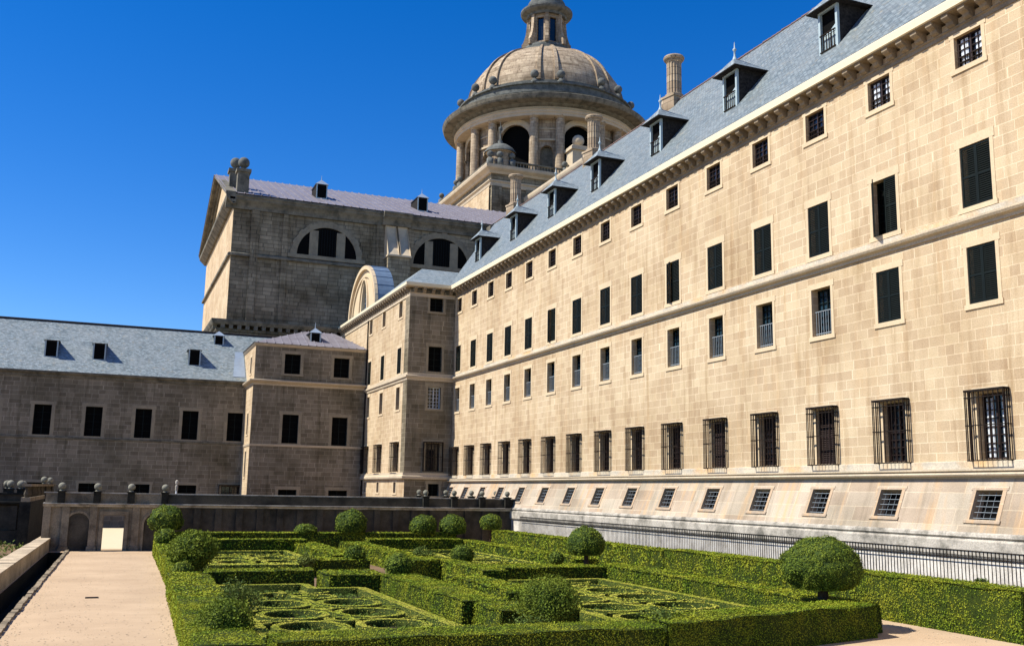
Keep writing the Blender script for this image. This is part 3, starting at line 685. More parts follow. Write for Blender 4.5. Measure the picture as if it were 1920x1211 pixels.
mb = MB(); mb.quad((-28, WY-.36, 14.28), (PX+.3, WY-.36, 14.28), (PX+6, 105.7, 19.72), (-28, 105.7, 19.72)); mb.quad((-28, 105.7, 19.72), (PX+6, 105.7, 19.72), (PX+6, 111.6, 14.2), (-28, 111.6, 14.2)); mb.build('roof', 'slate', lw)
mb = MB(); mb.tube([(-28, 105.7, 19.76), (PX+6, 105.7, 19.76)], .12, 6); mb.build('ridge_cap', 'dark_slate', lw)
mb = MB()
def onroof(x, y, off=.05): k = (y-(WY-.36))/(105.7-WY+.36); return (x, y, 14.28+5.44*k+off)
mb.quad(onroof(10.9, 100.3), onroof(12.1, 100.3), onroof(12.1, 103.4), onroof(11.3, 103.4)); mb.build('flashing', 'lead_light', lw)
for x in (-5.62, -1.45, 7.24): roof_box(lw, (x, 101.5, 15.72), 1.12, 1.6, 2.4, fin=False, cap='slate')
roof_box(lw, (9.7, 104.3, 18.3), .95, 1.0, 1.2, fin=False)
for x, _ in ww: add_window(lw, (x, WY, 8.45), 0, 1.46, 2.75, 'dark', rec=.35, fr=.3, trim='shade_trim', lint=.32, sill=.14)
for i, x in enumerate((-1.35, 3.1, 7.3, 11.3, -5.8, -10.1)): add_window(lw, (x, WY, 2.6), 0, 1.7, 1.55, 'dark' if i != 3 else 'cage', rec=.35, fr=.2, trim='shade_trim', lint=.22, sill=.14)

# ------------------------------------------------------------------ church
CX, CY, CX1, CY1 = 10.65, 108.0, 52.0, 139.5
ch = empty('basilica', (CX, CY, G), 'big shaded granite church body with half round windows and metal gable roof behind the pavilion', 'church')
EZc, RZc, RYc = 35.3, 42.0, 123.8
mb = MB(); mb.box(CX, CX1, CY, CY1, G, EZc, 'b')
wb = MB(); wb.quad((CX-.012, CY, 21.6), (CX-.012, CY1, 21.6), (CX-.012, CY1, 34.3), (CX-.012, CY, 34.3)); wb.poly([(CX-.012, CY, EZc), (CX-.012, RYc, RZc-.4), (CX-.012, CY1, EZc)]); wb.build('west_wall', 'granite', ch)['label'] = 'sunlit cream end wall'  # end wall in paler granite than the church: sunlight put into its colour
mb.box(9.7, 30, 107.1, 140.4, G, 20.6)
mb.build('wall', 'granite_church', ch)
# south face relief: pilasters, raised panels, lunettes
mb = MB()
def fl(x0, x1, z0, z1, p=.25): b = MB(); b.box(x0, x1, CY-p, CY-.001, z0, z1); b.build('pilaster', 'granite_church', ch)
fl(CX-.0, CX+1.05, 21.6, 34.0, .02); fl(12.6, 13.4, 21.6, 34.0, .35); fl(13.4, 15.6, 29.1, 34.0, .12); fl(16.0, 16.6, 21.6, 34.0, .2); fl(26.6, 30.6, 28.6, 34.2, .25)
fl(30.6, 31.0, 29, 34.2, .15); fl(39.2, 41.5, 24, 34.2, .35)
mb = MB()
mb.sweep([(-.2, 33.9), (.25, 33.9), (.3, 34.25), (.45, 34.5), (.75, 34.8), (.8, 35.0), (.95, 35.15), (.95, 35.32), (-.2, 35.4)], (CX-.9, CY, 0), (CX1, CY, 0), (0, -1, 0))
mb.sweep([(-.2, 33.9), (.5, 33.9), (.6, 34.25), (.75, 34.5), (1.1, 34.8), (1.15, 35.0), (1.35, 35.15), (1.35, 35.34), (-.2, 35.4)], (27.1, CY-.2, 0), (30.4, CY-.2, 0), (0, -1, 0))
mb.sweep([(-.2, 28.7), (.3, 28.7), (.32, 28.95), (.2, 29.05), (-.2, 29.05)], (CX, CY, 0), (27, CY, 0), (0, -1, 0))
mb.sweep([(-.2, 28.7), (.3, 28.7), (.32, 28.95), (.2, 29.05), (-.2, 29.05)], (CX, CY, 0), (CX, CY1, 0), (-1, 0, 0))
mb.build('cornice', 'dark_trim', ch)
# base cornice with dentils
mb = MB()
bp_ = [(31, 107.1, 0), (9.7, 107.1, 0), (9.7, 140.4, 0)]; bd = [(0, -1), (-1, -1), (-1, 0)]
mb.sweep_path([(-.2, 20.3), (.1, 20.3), (.15, 20.5), (-.2, 20.5)], bp_, bd); mb.sweep_path([(-1.0, 20.95), (.5, 20.95), (.6, 21.1), (.7, 21.3), (.7, 21.45), (-1.0, 21.6)], bp_, bd)
for i in range(24): mb.box(10+i*.85, 10.4+i*.85, 106.65, 107.1, 20.5, 20.95)
for i in range(36): mb.box(9.25, 9.7, 107.6+i*.9, 108.0+i*.9, 20.5, 20.95)
mb.build('base_cornice', 'dark_trim', ch)
# gable pediment mouldings on the left end
mb = MB()
for (z0, y0, z1, y1) in ((EZc, CY-1.0, RZc, RYc), (EZc, CY1+1.0, RZc, RYc)):
    for (off, t, pr) in ((0, .35, 1.0), (-.5, .25, .55), (-1.0, .2, .25)):
        a, b_ = Vector((CX, y0, z0+off-.1)), Vector((CX, y1, z1+off-.1)); n = len(mb.v)
        mb.v += [tuple(p+Vector(d_)) for p in (a, b_) for d_ in ((0, 0, 0), (-pr, 0, 0), (-pr, 0, t), (0, 0, t))]
        for q in ((0, 1, 5, 4), (1, 2, 6, 5), (2, 3, 7, 6), (0, 4, 7, 3), (0, 3, 2, 1), (4, 5, 6, 7)): mb.f.append(tuple(n+i_ for i_ in q)); mb.m.append(0)
mb.sweep([(-.1, 34.3), (.3, 34.3), (.9, 34.9), (.95, 35.2), (-.1, 35.2)], (CX, CY-1, 0), (CX, CY1+1, 0), (-1, 0, 0))
mb.build('pediment', 'dark_trim', ch)
mb = MB(); xa = CX-1.1
mb.quad((xa, CY-1.0, EZc+.12), (CX1, CY-1.0, EZc+.12), (CX1, RYc, RZc+.3), (xa, RYc, RZc+.3)); mb.quad((xa, RYc, RZc+.3), (CX1, RYc, RZc+.3), (CX1, CY1+1, EZc+.12), (xa, CY1+1, EZc+.12))
mb.build('roof', 'lead', ch)
mb = MB()
for i in range(46): x = xa+.3+i*.9; mb.tube([(x, CY-1.0, EZc+.17), (x, RYc, RZc+.35)], .06, 4)
mb.build('roof_seams', 'lead', ch)
def lunette(cx, cz, r, k):
    b = MB(); yf = CY-.16
    n = 40
    for i in range(n):                                       # voussoir ring
        a, a2 = math.pi*i/n, math.pi*(i+1)/n; r2 = r+.62+(.10 if (i//2) % 2 else 0)
        P = lambda rr, t, y_: (cx+rr*math.cos(t), y_, cz+rr*math.sin(t))
        dy = -.03 if (i//2) % 2 else 0
        b.quad(P(r, a, yf+dy), P(r2, a, yf+dy), P(r2, a2, yf+dy), P(r, a2, yf+dy)); b.quad(P(r2, a, yf+dy), P(r2, a, CY), P(r2, a2, CY), P(r2, a2, yf+dy)); b.quad(P(r, a2, yf+dy), P(r, a2, CY), P(r, a, CY), P(r, a, yf+dy))
    b.box(cx-r-1.0, cx+r+1.0, CY-.3, CY-.003, cz-.42, cz-.001)
    o = b.build('lunette_window', 'church_trim', ch)
    for s_ in (-1, 1):
        b = MB(); x0, x1 = sorted((cx+s_*r*.31, cx+s_*r*.60)); b.box(x0, x1, CY-.14, CY-.006, cz, cz+r*.86)
        c_ = b.build('mullion', 'church_trim'); c_.parent = o
    b = MB(); pts = [(cx+r*math.cos(math.pi*i/32), CY-.03, cz+r*math.sin(math.pi*i/32)) for i in range(33)]; b.poly(pts); c_ = b.build('pane', 'void'); c_.parent = o
    b = MB()
    for k_ in range(-4, 5):
        x = cx+k_*.3
        if abs(k_*.3) < r*.31: b.box(x-.02, x+.02, CY-.06, CY-.035, cz, cz+r*.93)
    c_ = b.build('sash', 'shutter'); c_.parent = o
lunette(21.0, 29.55, 3.35, 0); lunette(34.4, 29.8, 3.4, 1)
# flared buttress between the lunettes
mb = MB()
for x0, x1 in ((27.5, 28.75), (28.95, 30.1)):
    pr = []
    for i in range(9):
        t = i/8; pr.append((.45+1.9*t**2.0, 34.0-3.9*t))
    n = len(mb.v)
    for x in (x0-.12*0, x1):
        for o_, z in pr: mb.v.append((x, CY-o_, z))
    for i in range(8): mb.f.append((n+i, n+i+1, n+9+i+1, n+9+i)); mb.m.append(0)
    for x, st in ((x0, n), (x1, n+9)):
        mb.f.append(tuple([st+i for i in range(9)]+[])); mb.m.append(0)
    b0 = len(mb.v); mb.v += [(x0, CY, 34.0), (x0, CY, 30.1), (x1, CY, 34.0), (x1, CY, 30.1)]
    mb.f.append(tuple([n+i for i in range(9)]+[b0+1, b0])); mb.m.append(0); mb.f.append(tuple([n+9+i for i in range(9)]+[b0+3, b0+2])); mb.m.append(0)
mb.box(27.4, 30.2, CY-2.45, CY, 29.95, 30.12); mb.build('buttress_cap', 'trim', ch); mb = MB(); mb.box(27.5, 30.1, CY-2.2, CY, 25.0, 29.95)
mb.build('buttress', 'granite_church', ch)
# pedestals with stone balls at the gable corner
for (x, y) in ((11.45, 108.4), (10.95, 112.0)):
    b = MB(); b.box(x-.62, x+.62, y-.62, y+.62, 35.2, 38.1+(y-108.4)*.28); dz_ = (y-108.4)*.28; b.box(x-.78, x+.78, y-.78, y+.78, 38.1+dz_, 38.45+dz_); o = b.build('pedestal', 'dark_trim', ch)
    b = MB(); b.lathe((x, y, 38.45+dz_), [(.5, 0), (.25, .25), (.3, .35)], 12); b.sphere((x, y, 39.3+dz_), .62, 18, 12); c_ = b.build('stone_ball', 'lichen', smooth=True); c_.parent = o; c_.location = (0, 0, 0)
def roof_z(y): return EZc+.3+(y-CY+1)*(RZc-EZc)/(RYc-CY+1)
for x in (20.75, 33.0): roof_box(ch, (x, 111.5, roof_z(111.5)-.1), 1.25, 1.7, 3.0, 'dark_slate')
# dark curved block at its right end
mb = MB(); pts = []
for i in range(13): t = i/12; pts.append((39.6+3.4*t, 34.9+1.2*math.sin(t*math.pi*.62)))
pts += [(46, 36.0), (46, 30), (39.6, 30)]
n = len(mb.v)
mb.v += [(x, 105.6, z) for x, z in pts]+[(x, 108.3, z) for x, z in pts]; k = len(pts)
mb.f.append(tuple(range(n, n+k))); mb.m.append(0)
for i in range(k): j = (i+1) % k; mb.f.append((n+i, n+k+i, n+k+j, n+j)); mb.m.append(0)
mb.build('curved_shoulder', 'dark_trim', ch)

# ------------------------------------------------------------------ domed crossing tower
DC = (66.0, 150.0, 0.0)
dt = empty('domed_tower', (66, 150, G), 'great granite dome with columned drum and lantern rising behind the slate roof', 'tower')
HP = 15.7; px0, px1, py0, py1 = DC[0]-HP, DC[0]+HP, DC[1]-HP, DC[1]+HP
mb = MB(); mb.box(px0, px1, py0, py1, 30, 52.2)
for (x, w) in ((px0+.0, 1.6), (px0+5.6, 1.2), (px0+9, 1.2), (px1-2, 1.6)): mb.box(x-.02, x+w, py0-.45, py0, 30, 49.4)
for (y, w) in ((py0+.3, 1.6), (py0+6, 1.2), (py0+12, 1.2)): mb.box(px0-.25, px0, y, y+w, 30, 48.9)
mb.build('podium', 'granite_church', dt)
mb = MB(); mb.quad((px0-.27, py0+.1, 40), (px0-.27, py1, 40), (px0-.27, py1, 49.3), (px0-.27, py0+.1, 49.3)); mb.build('podium_side', 'granite', dt)  # sheet over the left side, sunlight put into its paler granite
def ringbox(mb, prof, h):
    P = [(DC[0]-h, DC[1]-h, 0), (DC[0]+h, DC[1]-h, 0), (DC[0]+h, DC[1]+h, 0), (DC[0]-h, DC[1]+h, 0), (DC[0]-h, DC[1]-h, 0)]
    D = [(-1, -1), (1, -1), (1, 1), (-1, 1), (-1, -1)]; mb.sweep_path(prof, P, D)
mb = MB(); ringbox(mb, [(-.3, 49.4), (.25, 49.4), (.32, 49.7), (.2, 49.8), (.2, 50.0), (.45, 50.15), (.45, 50.3), (-.3, 50.35)], HP)
ringbox(mb, [(-.3, 51.4), (.3, 51.4), (.5, 51.7), (1.1, 52.0), (1.2, 52.3), (1.2, 52.5), (-.3, 52.6)], HP)
mb.build('podium_cornice', 'trim', dt)
mb = MB(); zt = 52.5
def baluster_run(x0, x1, y0, y1, n):
    for i in range(n):
        x = x0+(x1-x0)*(i+.5)/n; y = y0+(y1-y0)*(i+.5)/n; mb.lathe((x, y, zt+.2), [(.09, 0), (.15, .25), (.08, .6), (.12, .8)], 6)
    L = math.hypot(x1-x0, y1-y0)
    if x1 != x0: mb.box(x0, x1, y0-.18, y0+.18, zt, zt+.2); mb.box(x0, x1, y0-.2, y0+.2, zt+1.0, zt+1.22)
    else: mb.box(x0-.18, x0+.18, y0, y1, zt, zt+.2); mb.box(x0-.2, x0+.2, y0, y1, zt+1.0, zt+1.22)
baluster_run(px0+3.5, px1-.6, py0, py0, 54); baluster_run(px0, px0, py0+1, py1, 50)
mb.build('balustrade', 'dark_trim', dt)
for (x, y, s_) in ((px0-.1, py0+.3, .5), (px0+1.3, py0-.1, .5), (px0+3.3, py0-.1, .5), (px0-.2, py0+14.0, .45), (px0-.2, py0+16, .45), (px0+12.2, py0, .5), (px0-.1, py0+24, .45)):
    b = MB(); b.box(x-.42, x+.42, y-.42, y+.42, zt, zt+1.3); b.lathe((x, y, zt+1.3), [(.4, 0), (.2, .2), (.25, .3)], 10); b.sphere((x, y, zt+2.0), s_, 14, 10); b.build('stone_ball', 'lichen', dt, smooth=True)
# corner pedestal with large ball (right of the podium) and small cupola over its left corner
b = MB(); x, y = 64.6, 133.9; b.box(x-1.5, x+1.5, y-1.2, y+1.2, 52.5, 56.6); b.box(x-1.8, x+1.8, y-1.5, y+1.5, 56.6, 57.1); b.prism([(x-1.5, y-1.2), (x+1.5, y-1.2), (x+1.5, y+1.2), (x-1.5, y+1.2)], 57.1, 57.4); o = b.build('pedestal', 'trim', dt)
b = MB(); b.sphere((x, y, 58.5), .95, 20, 14); c_ = b.build('stone_ball', 'trim', smooth=True); c_.parent = o
b = MB(); x, y = 52.4, 136.2; b.lathe((x, y, zt), [(1.9, 0), (1.9, 2.6), (2.3, 2.8)], 16); o = b.build('corner_cupola', 'dome_stone', dt, cyl=(x, y, 2))
b = MB(); b.lathe((x, y, zt+2.8), [(2.5, 0), (2.45, .2), (2.0, .8), (1.2, 1.35), (.45, 1.6), (.3, 1.7), (.4, 2.0), (.12, 2.3), (.1, 3.6), (.3, 3.9), (.3, 4.2), (.05, 4.5), (.02, 5.4)], 16); c_ = b.build('cupola_roof', 'lichen', smooth=True); c_.parent = o
# lower transept block with sunlit eave, right of the podium
mb = MB(); mb.box(56.6, 90, 116, 134.2, 30, 47.8); mb.build('transept', 'granite_church', dt)
mb = MB()
mb.sweep([(-.2, 46.6), (.3, 46.6), (.5, 47.0), (.9, 47.6), (1.0, 47.9), (1.0, 48.2), (-.2, 48.5)], (56.6, 114, 0), (56.6, 134.2, 0), (-1, 0, 0)); mb.build('transept_cornice', 'trim', dt)

# drum
R0 = 13.7; ZB, ZT = 52.5, 62.85; D3 = (66, 150, R0)
mb = MB()
def P(a, z, r=R0): return (DC[0]+r*math.cos(a), DC[1]+r*math.sin(a), z)
def opening(mb, ac, half, zs, depth, z0=ZB):
    """pierced bay of the drum: arch centred at angle ac, half-width `half` metres, springing zs"""
    n = 14; ha = half/R0; bay = ac_half
    for i in range(n):
        a, a2 = ac-ha+2*ha*i/n, ac-ha+2*ha*(i+1)/n
        h1 = zs+math.sqrt(max(0, half**2-((a-ac)*R0)**2)); h2 = zs+math.sqrt(max(0, half**2-((a2-ac)*R0)**2))
        mb.quad(P(a, h1), P(a2, h2), P(a2, ZT), P(a, ZT)); mb.quad(P(a, h1), P(a, h1, R0-depth), P(a2, h2, R0-depth), P(a2, h2))
    for s_ in (-1, 1):
        e_ = ac+s_*ha; mb.quad(P(e_, z0), P(e_, zs), P(e_, zs, R0-depth), P(e_, z0, R0-depth))
    if z0 > ZB:
        mb.quad(P(ac-ha, ZB), P(ac+ha, ZB), P(ac+ha, z0), P(ac-ha, z0)); mb.quad(P(ac-ha, z0), P(ac+ha, z0), P(ac+ha, z0, R0-depth), P(ac-ha, z0, R0-depth))
ac_half = 0
edges = []
for k in range(8):
    a = math.pi/2*3+math.radians(45*k); opening(mb, a, 2.75, 59.3, .5); edges.append((a, 2.75/R0))
    nb = a+math.radians(22.5); opening(mb, nb, 1.05, 57.3, .9, 53.6); edges.append((nb, 1.05/R0))
    # solid bits between the arch and the niche
    for (l, r_) in ((a+2.75/R0, nb-1.05/R0), (nb+1.05/R0, a+math.radians(45)-2.75/R0)):
        for q in range(3): t0, t1 = l+(r_-l)*q/3, l+(r_-l)*(q+1)/3; mb.quad(P(t0, ZB), P(t1, ZB), P(t1, ZT), P(t0, ZT))
mb.build('drum', 'dome_stone', dt, cyl=D3)
mb = MB(); mb.lathe(DC, [(R0-.95, ZB), (R0-.95, ZT)], 96); mb.build('drum_window_glass', 'void', dt)
for k in range(8):
    mb = MB()
    nb = math.radians(270+45*k+22.5); 
    for i in range(6):
        t0, t1 = nb-.085+.17*i/6, nb-.085+.17*(i+1)/6; mb.quad(P(t0, 53, R0-.85), P(t1, 53, R0-.85), P(t1, 58.2, R0-.85), P(t0, 58.2, R0-.85))
    mb.build('niche_back', 'dark_trim', dt)
mb = MB()
for k in range(8):                                           # archivolts and impost mouldings
    a0_ = math.radians(270+45*k); n = 20
    for i in range(n):
        for (ra, rb, pr) in ((2.75, 3.4, .14), (3.4, 3.6, .24)):
            q = []
            for t in (math.pi*i/n, math.pi*(i+1)/n):
                for rr in (ra, rb): q.append((a0_+rr*math.cos(t)/R0, 59.3+rr*math.sin(t)))
            f_ = [P(q[0][0], q[0][1], R0+pr), P(q[1][0], q[1][1], R0+pr), P(q[3][0], q[3][1], R0+pr), P(q[2][0], q[2][1], R0+pr)]
            mb.quad(*f_); mb.quad(P(q[1][0], q[1][1], R0+pr), P(q[1][0], q[1][1], R0-.02), P(q[3][0], q[3][1], R0-.02), P(q[3][0], q[3][1], R0+pr)); mb.quad(P(q[0][0], q[0][1], R0+pr), P(q[2][0], q[2][1], R0+pr), P(q[2][0], q[2][1], R0-.02), P(q[0][0], q[0][1], R0-.02))
    for s_ in (-1, 1):
        l = a0_+s_*2.55/R0; r_ = a0_+s_*3.7/R0; l, r_ = min(l, r_), max(l, r_)
        for (z0, z1, pr) in ((58.85, 59.05, .12), (59.05, 59.3, .22)):
            mb.quad(P(l, z0, R0+pr), P(r_, z0, R0+pr), P(r_, z1, R0+pr), P(l, z1, R0+pr)); mb.quad(P(l, z1, R0+pr), P(r_, z1, R0+pr), P(r_, z1, R0-.1), P(l, z1, R0-.1)); mb.quad(P(l, z0, R0+pr), P(l, z0, R0-.1), P(r_, z0, R0-.1), P(r_, z0, R0+pr))
    nb = a0_+math.radians(22.5)
    for (z0, z1, pr) in ((59.1, 59.4, .28), (61.0, 61.2, .15)):
        for q in range(4):
            t0, t1 = nb-.13+.26*q/4, nb-.13+.26*(q+1)/4
            mb.quad(P(t0, z0, R0+pr), P(t1, z0, R0+pr), P(t1, z1, R0+pr), P(t0, z1, R0+pr)); mb.quad(P(t0, z1, R0+pr), P(t1, z1, R0+pr), P(t1, z1, R0-.05), P(t0, z1, R0-.05)); mb.quad(P(t0, z0, R0+pr), P(t0, z0, R0-.05), P(t1, z0, R0-.05), P(t1, z0, R0+pr))
mb.build('drum_moulding', 'trim', dt)
mb = MB(); mb.lathe((0, 0, 0), [(.98, 0), (.98, .3), (.88, .35), (.92, .5), (.76, .6), (.76, 2.5), (.70, 9.35), (.66, 9.55), (.74, 9.6), (.74, 9.7), (.66, 9.75), (.68, 10.0), (.92, 10.2), (.98, 10.25), (.98, 10.45)], 20)
colm = meshof(mb, 'column', 'dome_stone', True, cyl=(0, 0, .9))
colang = []
for k in range(8):
    for s_ in (-8.2, 8.2):
        a = math.radians(270+45*k+22.5+s_); colang.append(a)
        child('column', colm, dt, Vector(P(a, 52.5, 14.55))-dt.location)
mb = MB()
mb.lathe(DC, [(R0, 62.75), (15.5, 62.75), (15.5, 63.20), (15.62, 63.25), (15.62, 63.60), (15.75, 63.70), (15.4, 63.75), (15.4, 64.25)], 96)
mb.build('architrave', 'trim', dt, cyl=D3)
mb = MB()
mb.lathe(DC, [(15.4, 64.20), (15.5, 64.25), (15.9, 64.45), (16.0, 64.65), (17.5, 64.80), (17.65, 65.05), (17.8, 65.55), (17.65, 65.67), (15.6, 65.85), (15.4, 65.85)], 96)
mb.build('drum_cornice', 'dark_trim', dt, smooth=False)
mb = MB(); mb.lathe(DC, [(15.6, 65.6), (15.6, 66.6), (15.7, 66.65), (15.7, 66.8), (15.0, 66.85), (14.8, 66.9), (14.8, 68.2), (15.15, 68.3), (15.15, 68.55), (14.2, 68.6), (14.2, 69.2), (13.7, 69.3), (13.3, 69.6)], 96); mb.build('attic', 'lichen', dt, cyl=D3)
prof = []
zb, ztp, rb, rt = 69.5, 79.2, 13.35, 4.6
th1 = math.acos(rt/rb)
for i in range(25):
    t = th1*i/24; prof.append((rb*math.cos(t), zb+(ztp-zb)*math.sin(t)/math.sin(th1)))
mb = MB(); mb.lathe(DC, prof, 96); mb.build('dome_shell', 'dome_stone', dt, smooth=True, cyl=(66, 150, 11))
mb = MB()
for k in range(8):
    for s_ in (-6.2, 6.2):
        a = math.radians(270+45*k+22.5+s_); hw = .024
        L = []
        for (r_, z) in prof:
            w_ = hw*(1-.25*(z-zb)/(ztp-zb)); nr = .28
            L.append([(DC[0]+(r_+q)*math.cos(a+w), DC[1]+(r_+q)*math.sin(a+w), z+q*.6) for w, q in ((-w_, -.05), (-w_, nr), (w_, nr), (w_, -.05))])
        for i in range(len(L)-1):
            for q in range(3): mb.quad(L[i][q], L[i][q+1], L[i+1][q+1], L[i+1][q])
mb.build('dome_ribs', 'dome_stone', dt)
for a in colang:
    x, y, _ = P(a, 0, 14.75); b = MB(); b.box(x-.45, x+.45, y-.45, y+.45, 68.3, 68.9); b.lathe((x, y, 68.9), [(.5, 0), (.14, .45), (.2, .6)], 10); b.sphere((x, y, 69.95), .68, 14, 10); b.build('stone_ball', 'lichen', dt, smooth=True)
# lantern
mb = MB(); mb.lathe(DC, [(5.0, 79.0), (5.05, 79.3), (4.9, 79.5), (4.4, 79.6), (4.4, 80.1), (4.1, 80.2), (4.0, 80.6), (3.0, 80.7)], 48); mb.build('lantern_base', 'lichen', dt, smooth=False)
oct_ = [math.radians(22.5+45*k+22.5) for k in range(8)]
mb = MB()
for k in range(8):
    a, a2 = math.radians(45*k-22.5), math.radians(45*k+22.5); rr = 3.2
    A = Vector((DC[0]+rr*math.cos(a), DC[1]+rr*math.sin(a), 0)); B_ = Vector((DC[0]+rr*math.cos(a2), DC[1]+rr*math.sin(a2), 0)); U = (B_-A); L = U.length; U.normalize(); Nn = Vector((-math.cos((a+a2)/2), -math.sin((a+a2)/2), 0))
    mb.wall(A, U, (0, 0, 1), Nn, (0, L), (80.6, 86.4), [(L/2-.62, L/2+.62, 81.3, 85.7)], .45)
lan = mb.build('lantern', 'dome_stone', dt)
mb = MB()
for k in range(8):
    a = math.radians(45*k); c_, s_ = math.cos(a), math.sin(a); rr = 2.56
    q = [(DC[0]+rr*c_-w*s_, DC[1]+rr*s_+w*c_, z) for w, z in ((-.62, 81.3), (.62, 81.3), (.62, 85.7), (-.62, 85.7))]; mb.quad(*q)
w_ = mb.build('lantern_glass', 'glass', dt)
mb = MB()
for k in range(8):                                            # scroll buttresses at the corners
    a = math.radians(45*k+22.5); c_, s_ = math.cos(a), math.sin(a)
    pr = [(2.9, 80.6), (4.35, 80.6), (4.35, 81.6), (4.2, 81.7), (3.95, 82.3), (3.65, 83.4), (3.5, 85.0), (3.45, 86.4), (2.9, 86.4)]
    for w in (-.3, .3): mb.poly([(DC[0]+r_*c_-w*s_, DC[1]+r_*s_+w*c_, z) for r_, z in pr])
    for i in range(len(pr)):
        p_, q_ = pr[i], pr[(i+1) % len(pr)]
        mb.quad(*[(DC[0]+r_*c_-w*s_, DC[1]+r_*s_+w*c_, z) for (r_, z), w in ((p_, -.3), (q_, -.3), (q_, .3), (p_, .3))])
mb.build('lantern_buttress', 'dome_stone', dt)
mb = MB(); mb.lathe(DC, [(3.0, 86.3), (3.5, 86.3), (3.6, 86.7), (4.4, 87.0), (4.6, 87.3), (4.6, 87.6), (3.6, 87.8), (3.5, 88.2), (3.3, 89.2), (2.7, 90.2), (1.8, 91.0), (.8, 91.5), (.5, 92.5), (.3, 95)], 40); mb.build('lantern_cap', 'lichen', dt, smooth=False)

# ------------------------------------------------------------------ garden wall at the end (with door, niches, balls)
GY = 64.3
gw = empty('garden_wall', (12, GY, G), 'long dark mossy stone garden wall with a bright doorway at the end of the path', 'wall')
mb = MB(); niches = []
mb.wall((0, GY, 0), (1, 0, 0), (0, 0, 1), (0, 1, 0), (-3.1, 3.6), (G, 3.5), [(.12, 1.28, G, 2.24)], .55)
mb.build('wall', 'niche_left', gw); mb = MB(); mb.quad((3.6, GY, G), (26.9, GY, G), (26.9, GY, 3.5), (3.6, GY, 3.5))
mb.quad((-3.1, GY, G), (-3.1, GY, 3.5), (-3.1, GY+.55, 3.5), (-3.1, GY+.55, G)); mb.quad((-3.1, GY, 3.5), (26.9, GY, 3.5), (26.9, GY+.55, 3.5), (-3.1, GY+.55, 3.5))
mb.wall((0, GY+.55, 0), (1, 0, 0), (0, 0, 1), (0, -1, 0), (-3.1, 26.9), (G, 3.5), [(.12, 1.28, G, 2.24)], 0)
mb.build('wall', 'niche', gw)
mb = MB()
xs = [-2.95, -1.95, -.45, 1.9, 4.2]+[5.4+1.25*i for i in range(17)]
for x in xs: b = MB(); b.box(x-.2, x+.2, GY-.14, GY-.002, G+.25, 2.75); b.box(x-.26, x+.26, GY-.2, GY-.001, G, G+.25); b.build('pilaster', 'niche_left' if x < 3.6 else 'niche', gw)
mb.box(-.1, .08, GY-.1, GY-.003, G, 2.3); mb.box(1.32, 1.5, GY-.1, GY-.003, G, 2.3); mb.box(-.1, 1.5, GY-.12, GY-.004, 2.26, 2.5)
mb.build('door_frame', 'niche_left', gw)
for x in [-1.25, 3.0]:
    b = MB(); n = 12; r = .62
    pts = [(x-r, G)]+[(x-r*math.cos(math.pi*i/n), 1.75+r*math.sin(math.pi*i/n)) for i in range(n+1)]+[(x+r, G)]
    for i in range(len(pts)-1):
        (xa_, za), (xb_, zb_) = pts[i], pts[i+1]; dx = lambda v: x+(v-x)*1.2; dz = lambda z_: z_ if z_ <= 1.75 else 1.75+(z_-1.75)*1.2
        b.quad((xa_, GY-.07, za), (xb_, GY-.07, zb_), (dx(xb_), GY-.07, dz(zb_)), (dx(xa_), GY-.07, dz(za))); b.quad((xa_, GY-.07, za), (xa_, GY-.001, za), (xb_, GY-.001, zb_), (xb_, GY-.07, zb_)); b.quad((dx(xa_), GY-.07, dz(za)), (dx(xb_), GY-.07, dz(zb_)), (dx(xb_), GY-.001, dz(zb_)), (dx(xa_), GY-.001, dz(za)))
    b.mi = 1; b.poly([(xx, GY-.004, zz) for xx, zz in pts][::-1])
    b.build('niche', ['niche_left', 'niche'], gw)
mb = MB(); mb.sweep([(-.7, 2.74), (.16, 2.74), (.2, 2.82), (.32, 2.88), (.32, 2.94), (-.7, 2.96)], (-3.2, GY, 0), (26.6, GY, 0), (0, -1, 0)); mb.build('cornice', 'coping', gw)
mb = MB(); mb.box(-3.15, 26.5, GY+.02, GY+.5, 2.965, 3.4); mb.build('parapet', 'mossy', gw)
mb = MB(); mb.box(-3.2, 26.5, GY-.04, GY+.56, 3.505, 3.57); mb.build('parapet_coping', 'coping', gw)
def ball_post(x, y, zf=2.96, zt_=3.55, r=.28, lab='', grp=None, mat='mossy'):
    t = empty('ball_finial', (x, y, zf), lab, 'finial', grp)
    b = MB(); b.box(-.2, .2, -.2, .2, 0, zt_-zf); b.box(-.25, .25, -.25, .25, zt_-zf, zt_-zf+.07); c0 = child('pedestal', meshof(b, 'pedestal', mat), t)
    b = MB(); b.lathe((0, 0, zt_-zf+.07), [(.16, 0), (.09, .06), (.1, .1)], 12); b.sphere((0, 0, zt_-zf+.12+r), r, 18, 12); child('ball', meshof(b, 'ball', 'ballstone', True), t)
    return t
names = ['first stone ball at the left corner of the dark garden wall', 'stone ball above the left edge of the bright doorway', 'stone ball right of the bright doorway on the garden wall', 'stone ball above the round topiary at the left hedge corner']
for x, l in zip((-2.26, -.33, 1.54, 3.45), names): ball_post(x, GY+.02-.12, 2.965, 3.58, .21, l)
for i, x in enumerate((19.9, 21.9, 23.9, 25.75)): ball_post(x, GY-.1, 2.965, 3.6, .18, ['front ball of the leftmost pair on the right half of the garden wall', 'front ball of the pair on the garden wall just left of the battered palace base', 'front ball of the third pair on the garden wall, above the two round topiaries', 'front ball of the last pair where the garden wall meets the palace'][i])
mb = MB(); mb.box(19, 26.6, 68.3, 68.8, G, 3.55); tag(mb.build('parapet_wall', 'coping'), 'second low parapet just behind the right end of the garden wall', 'wall')
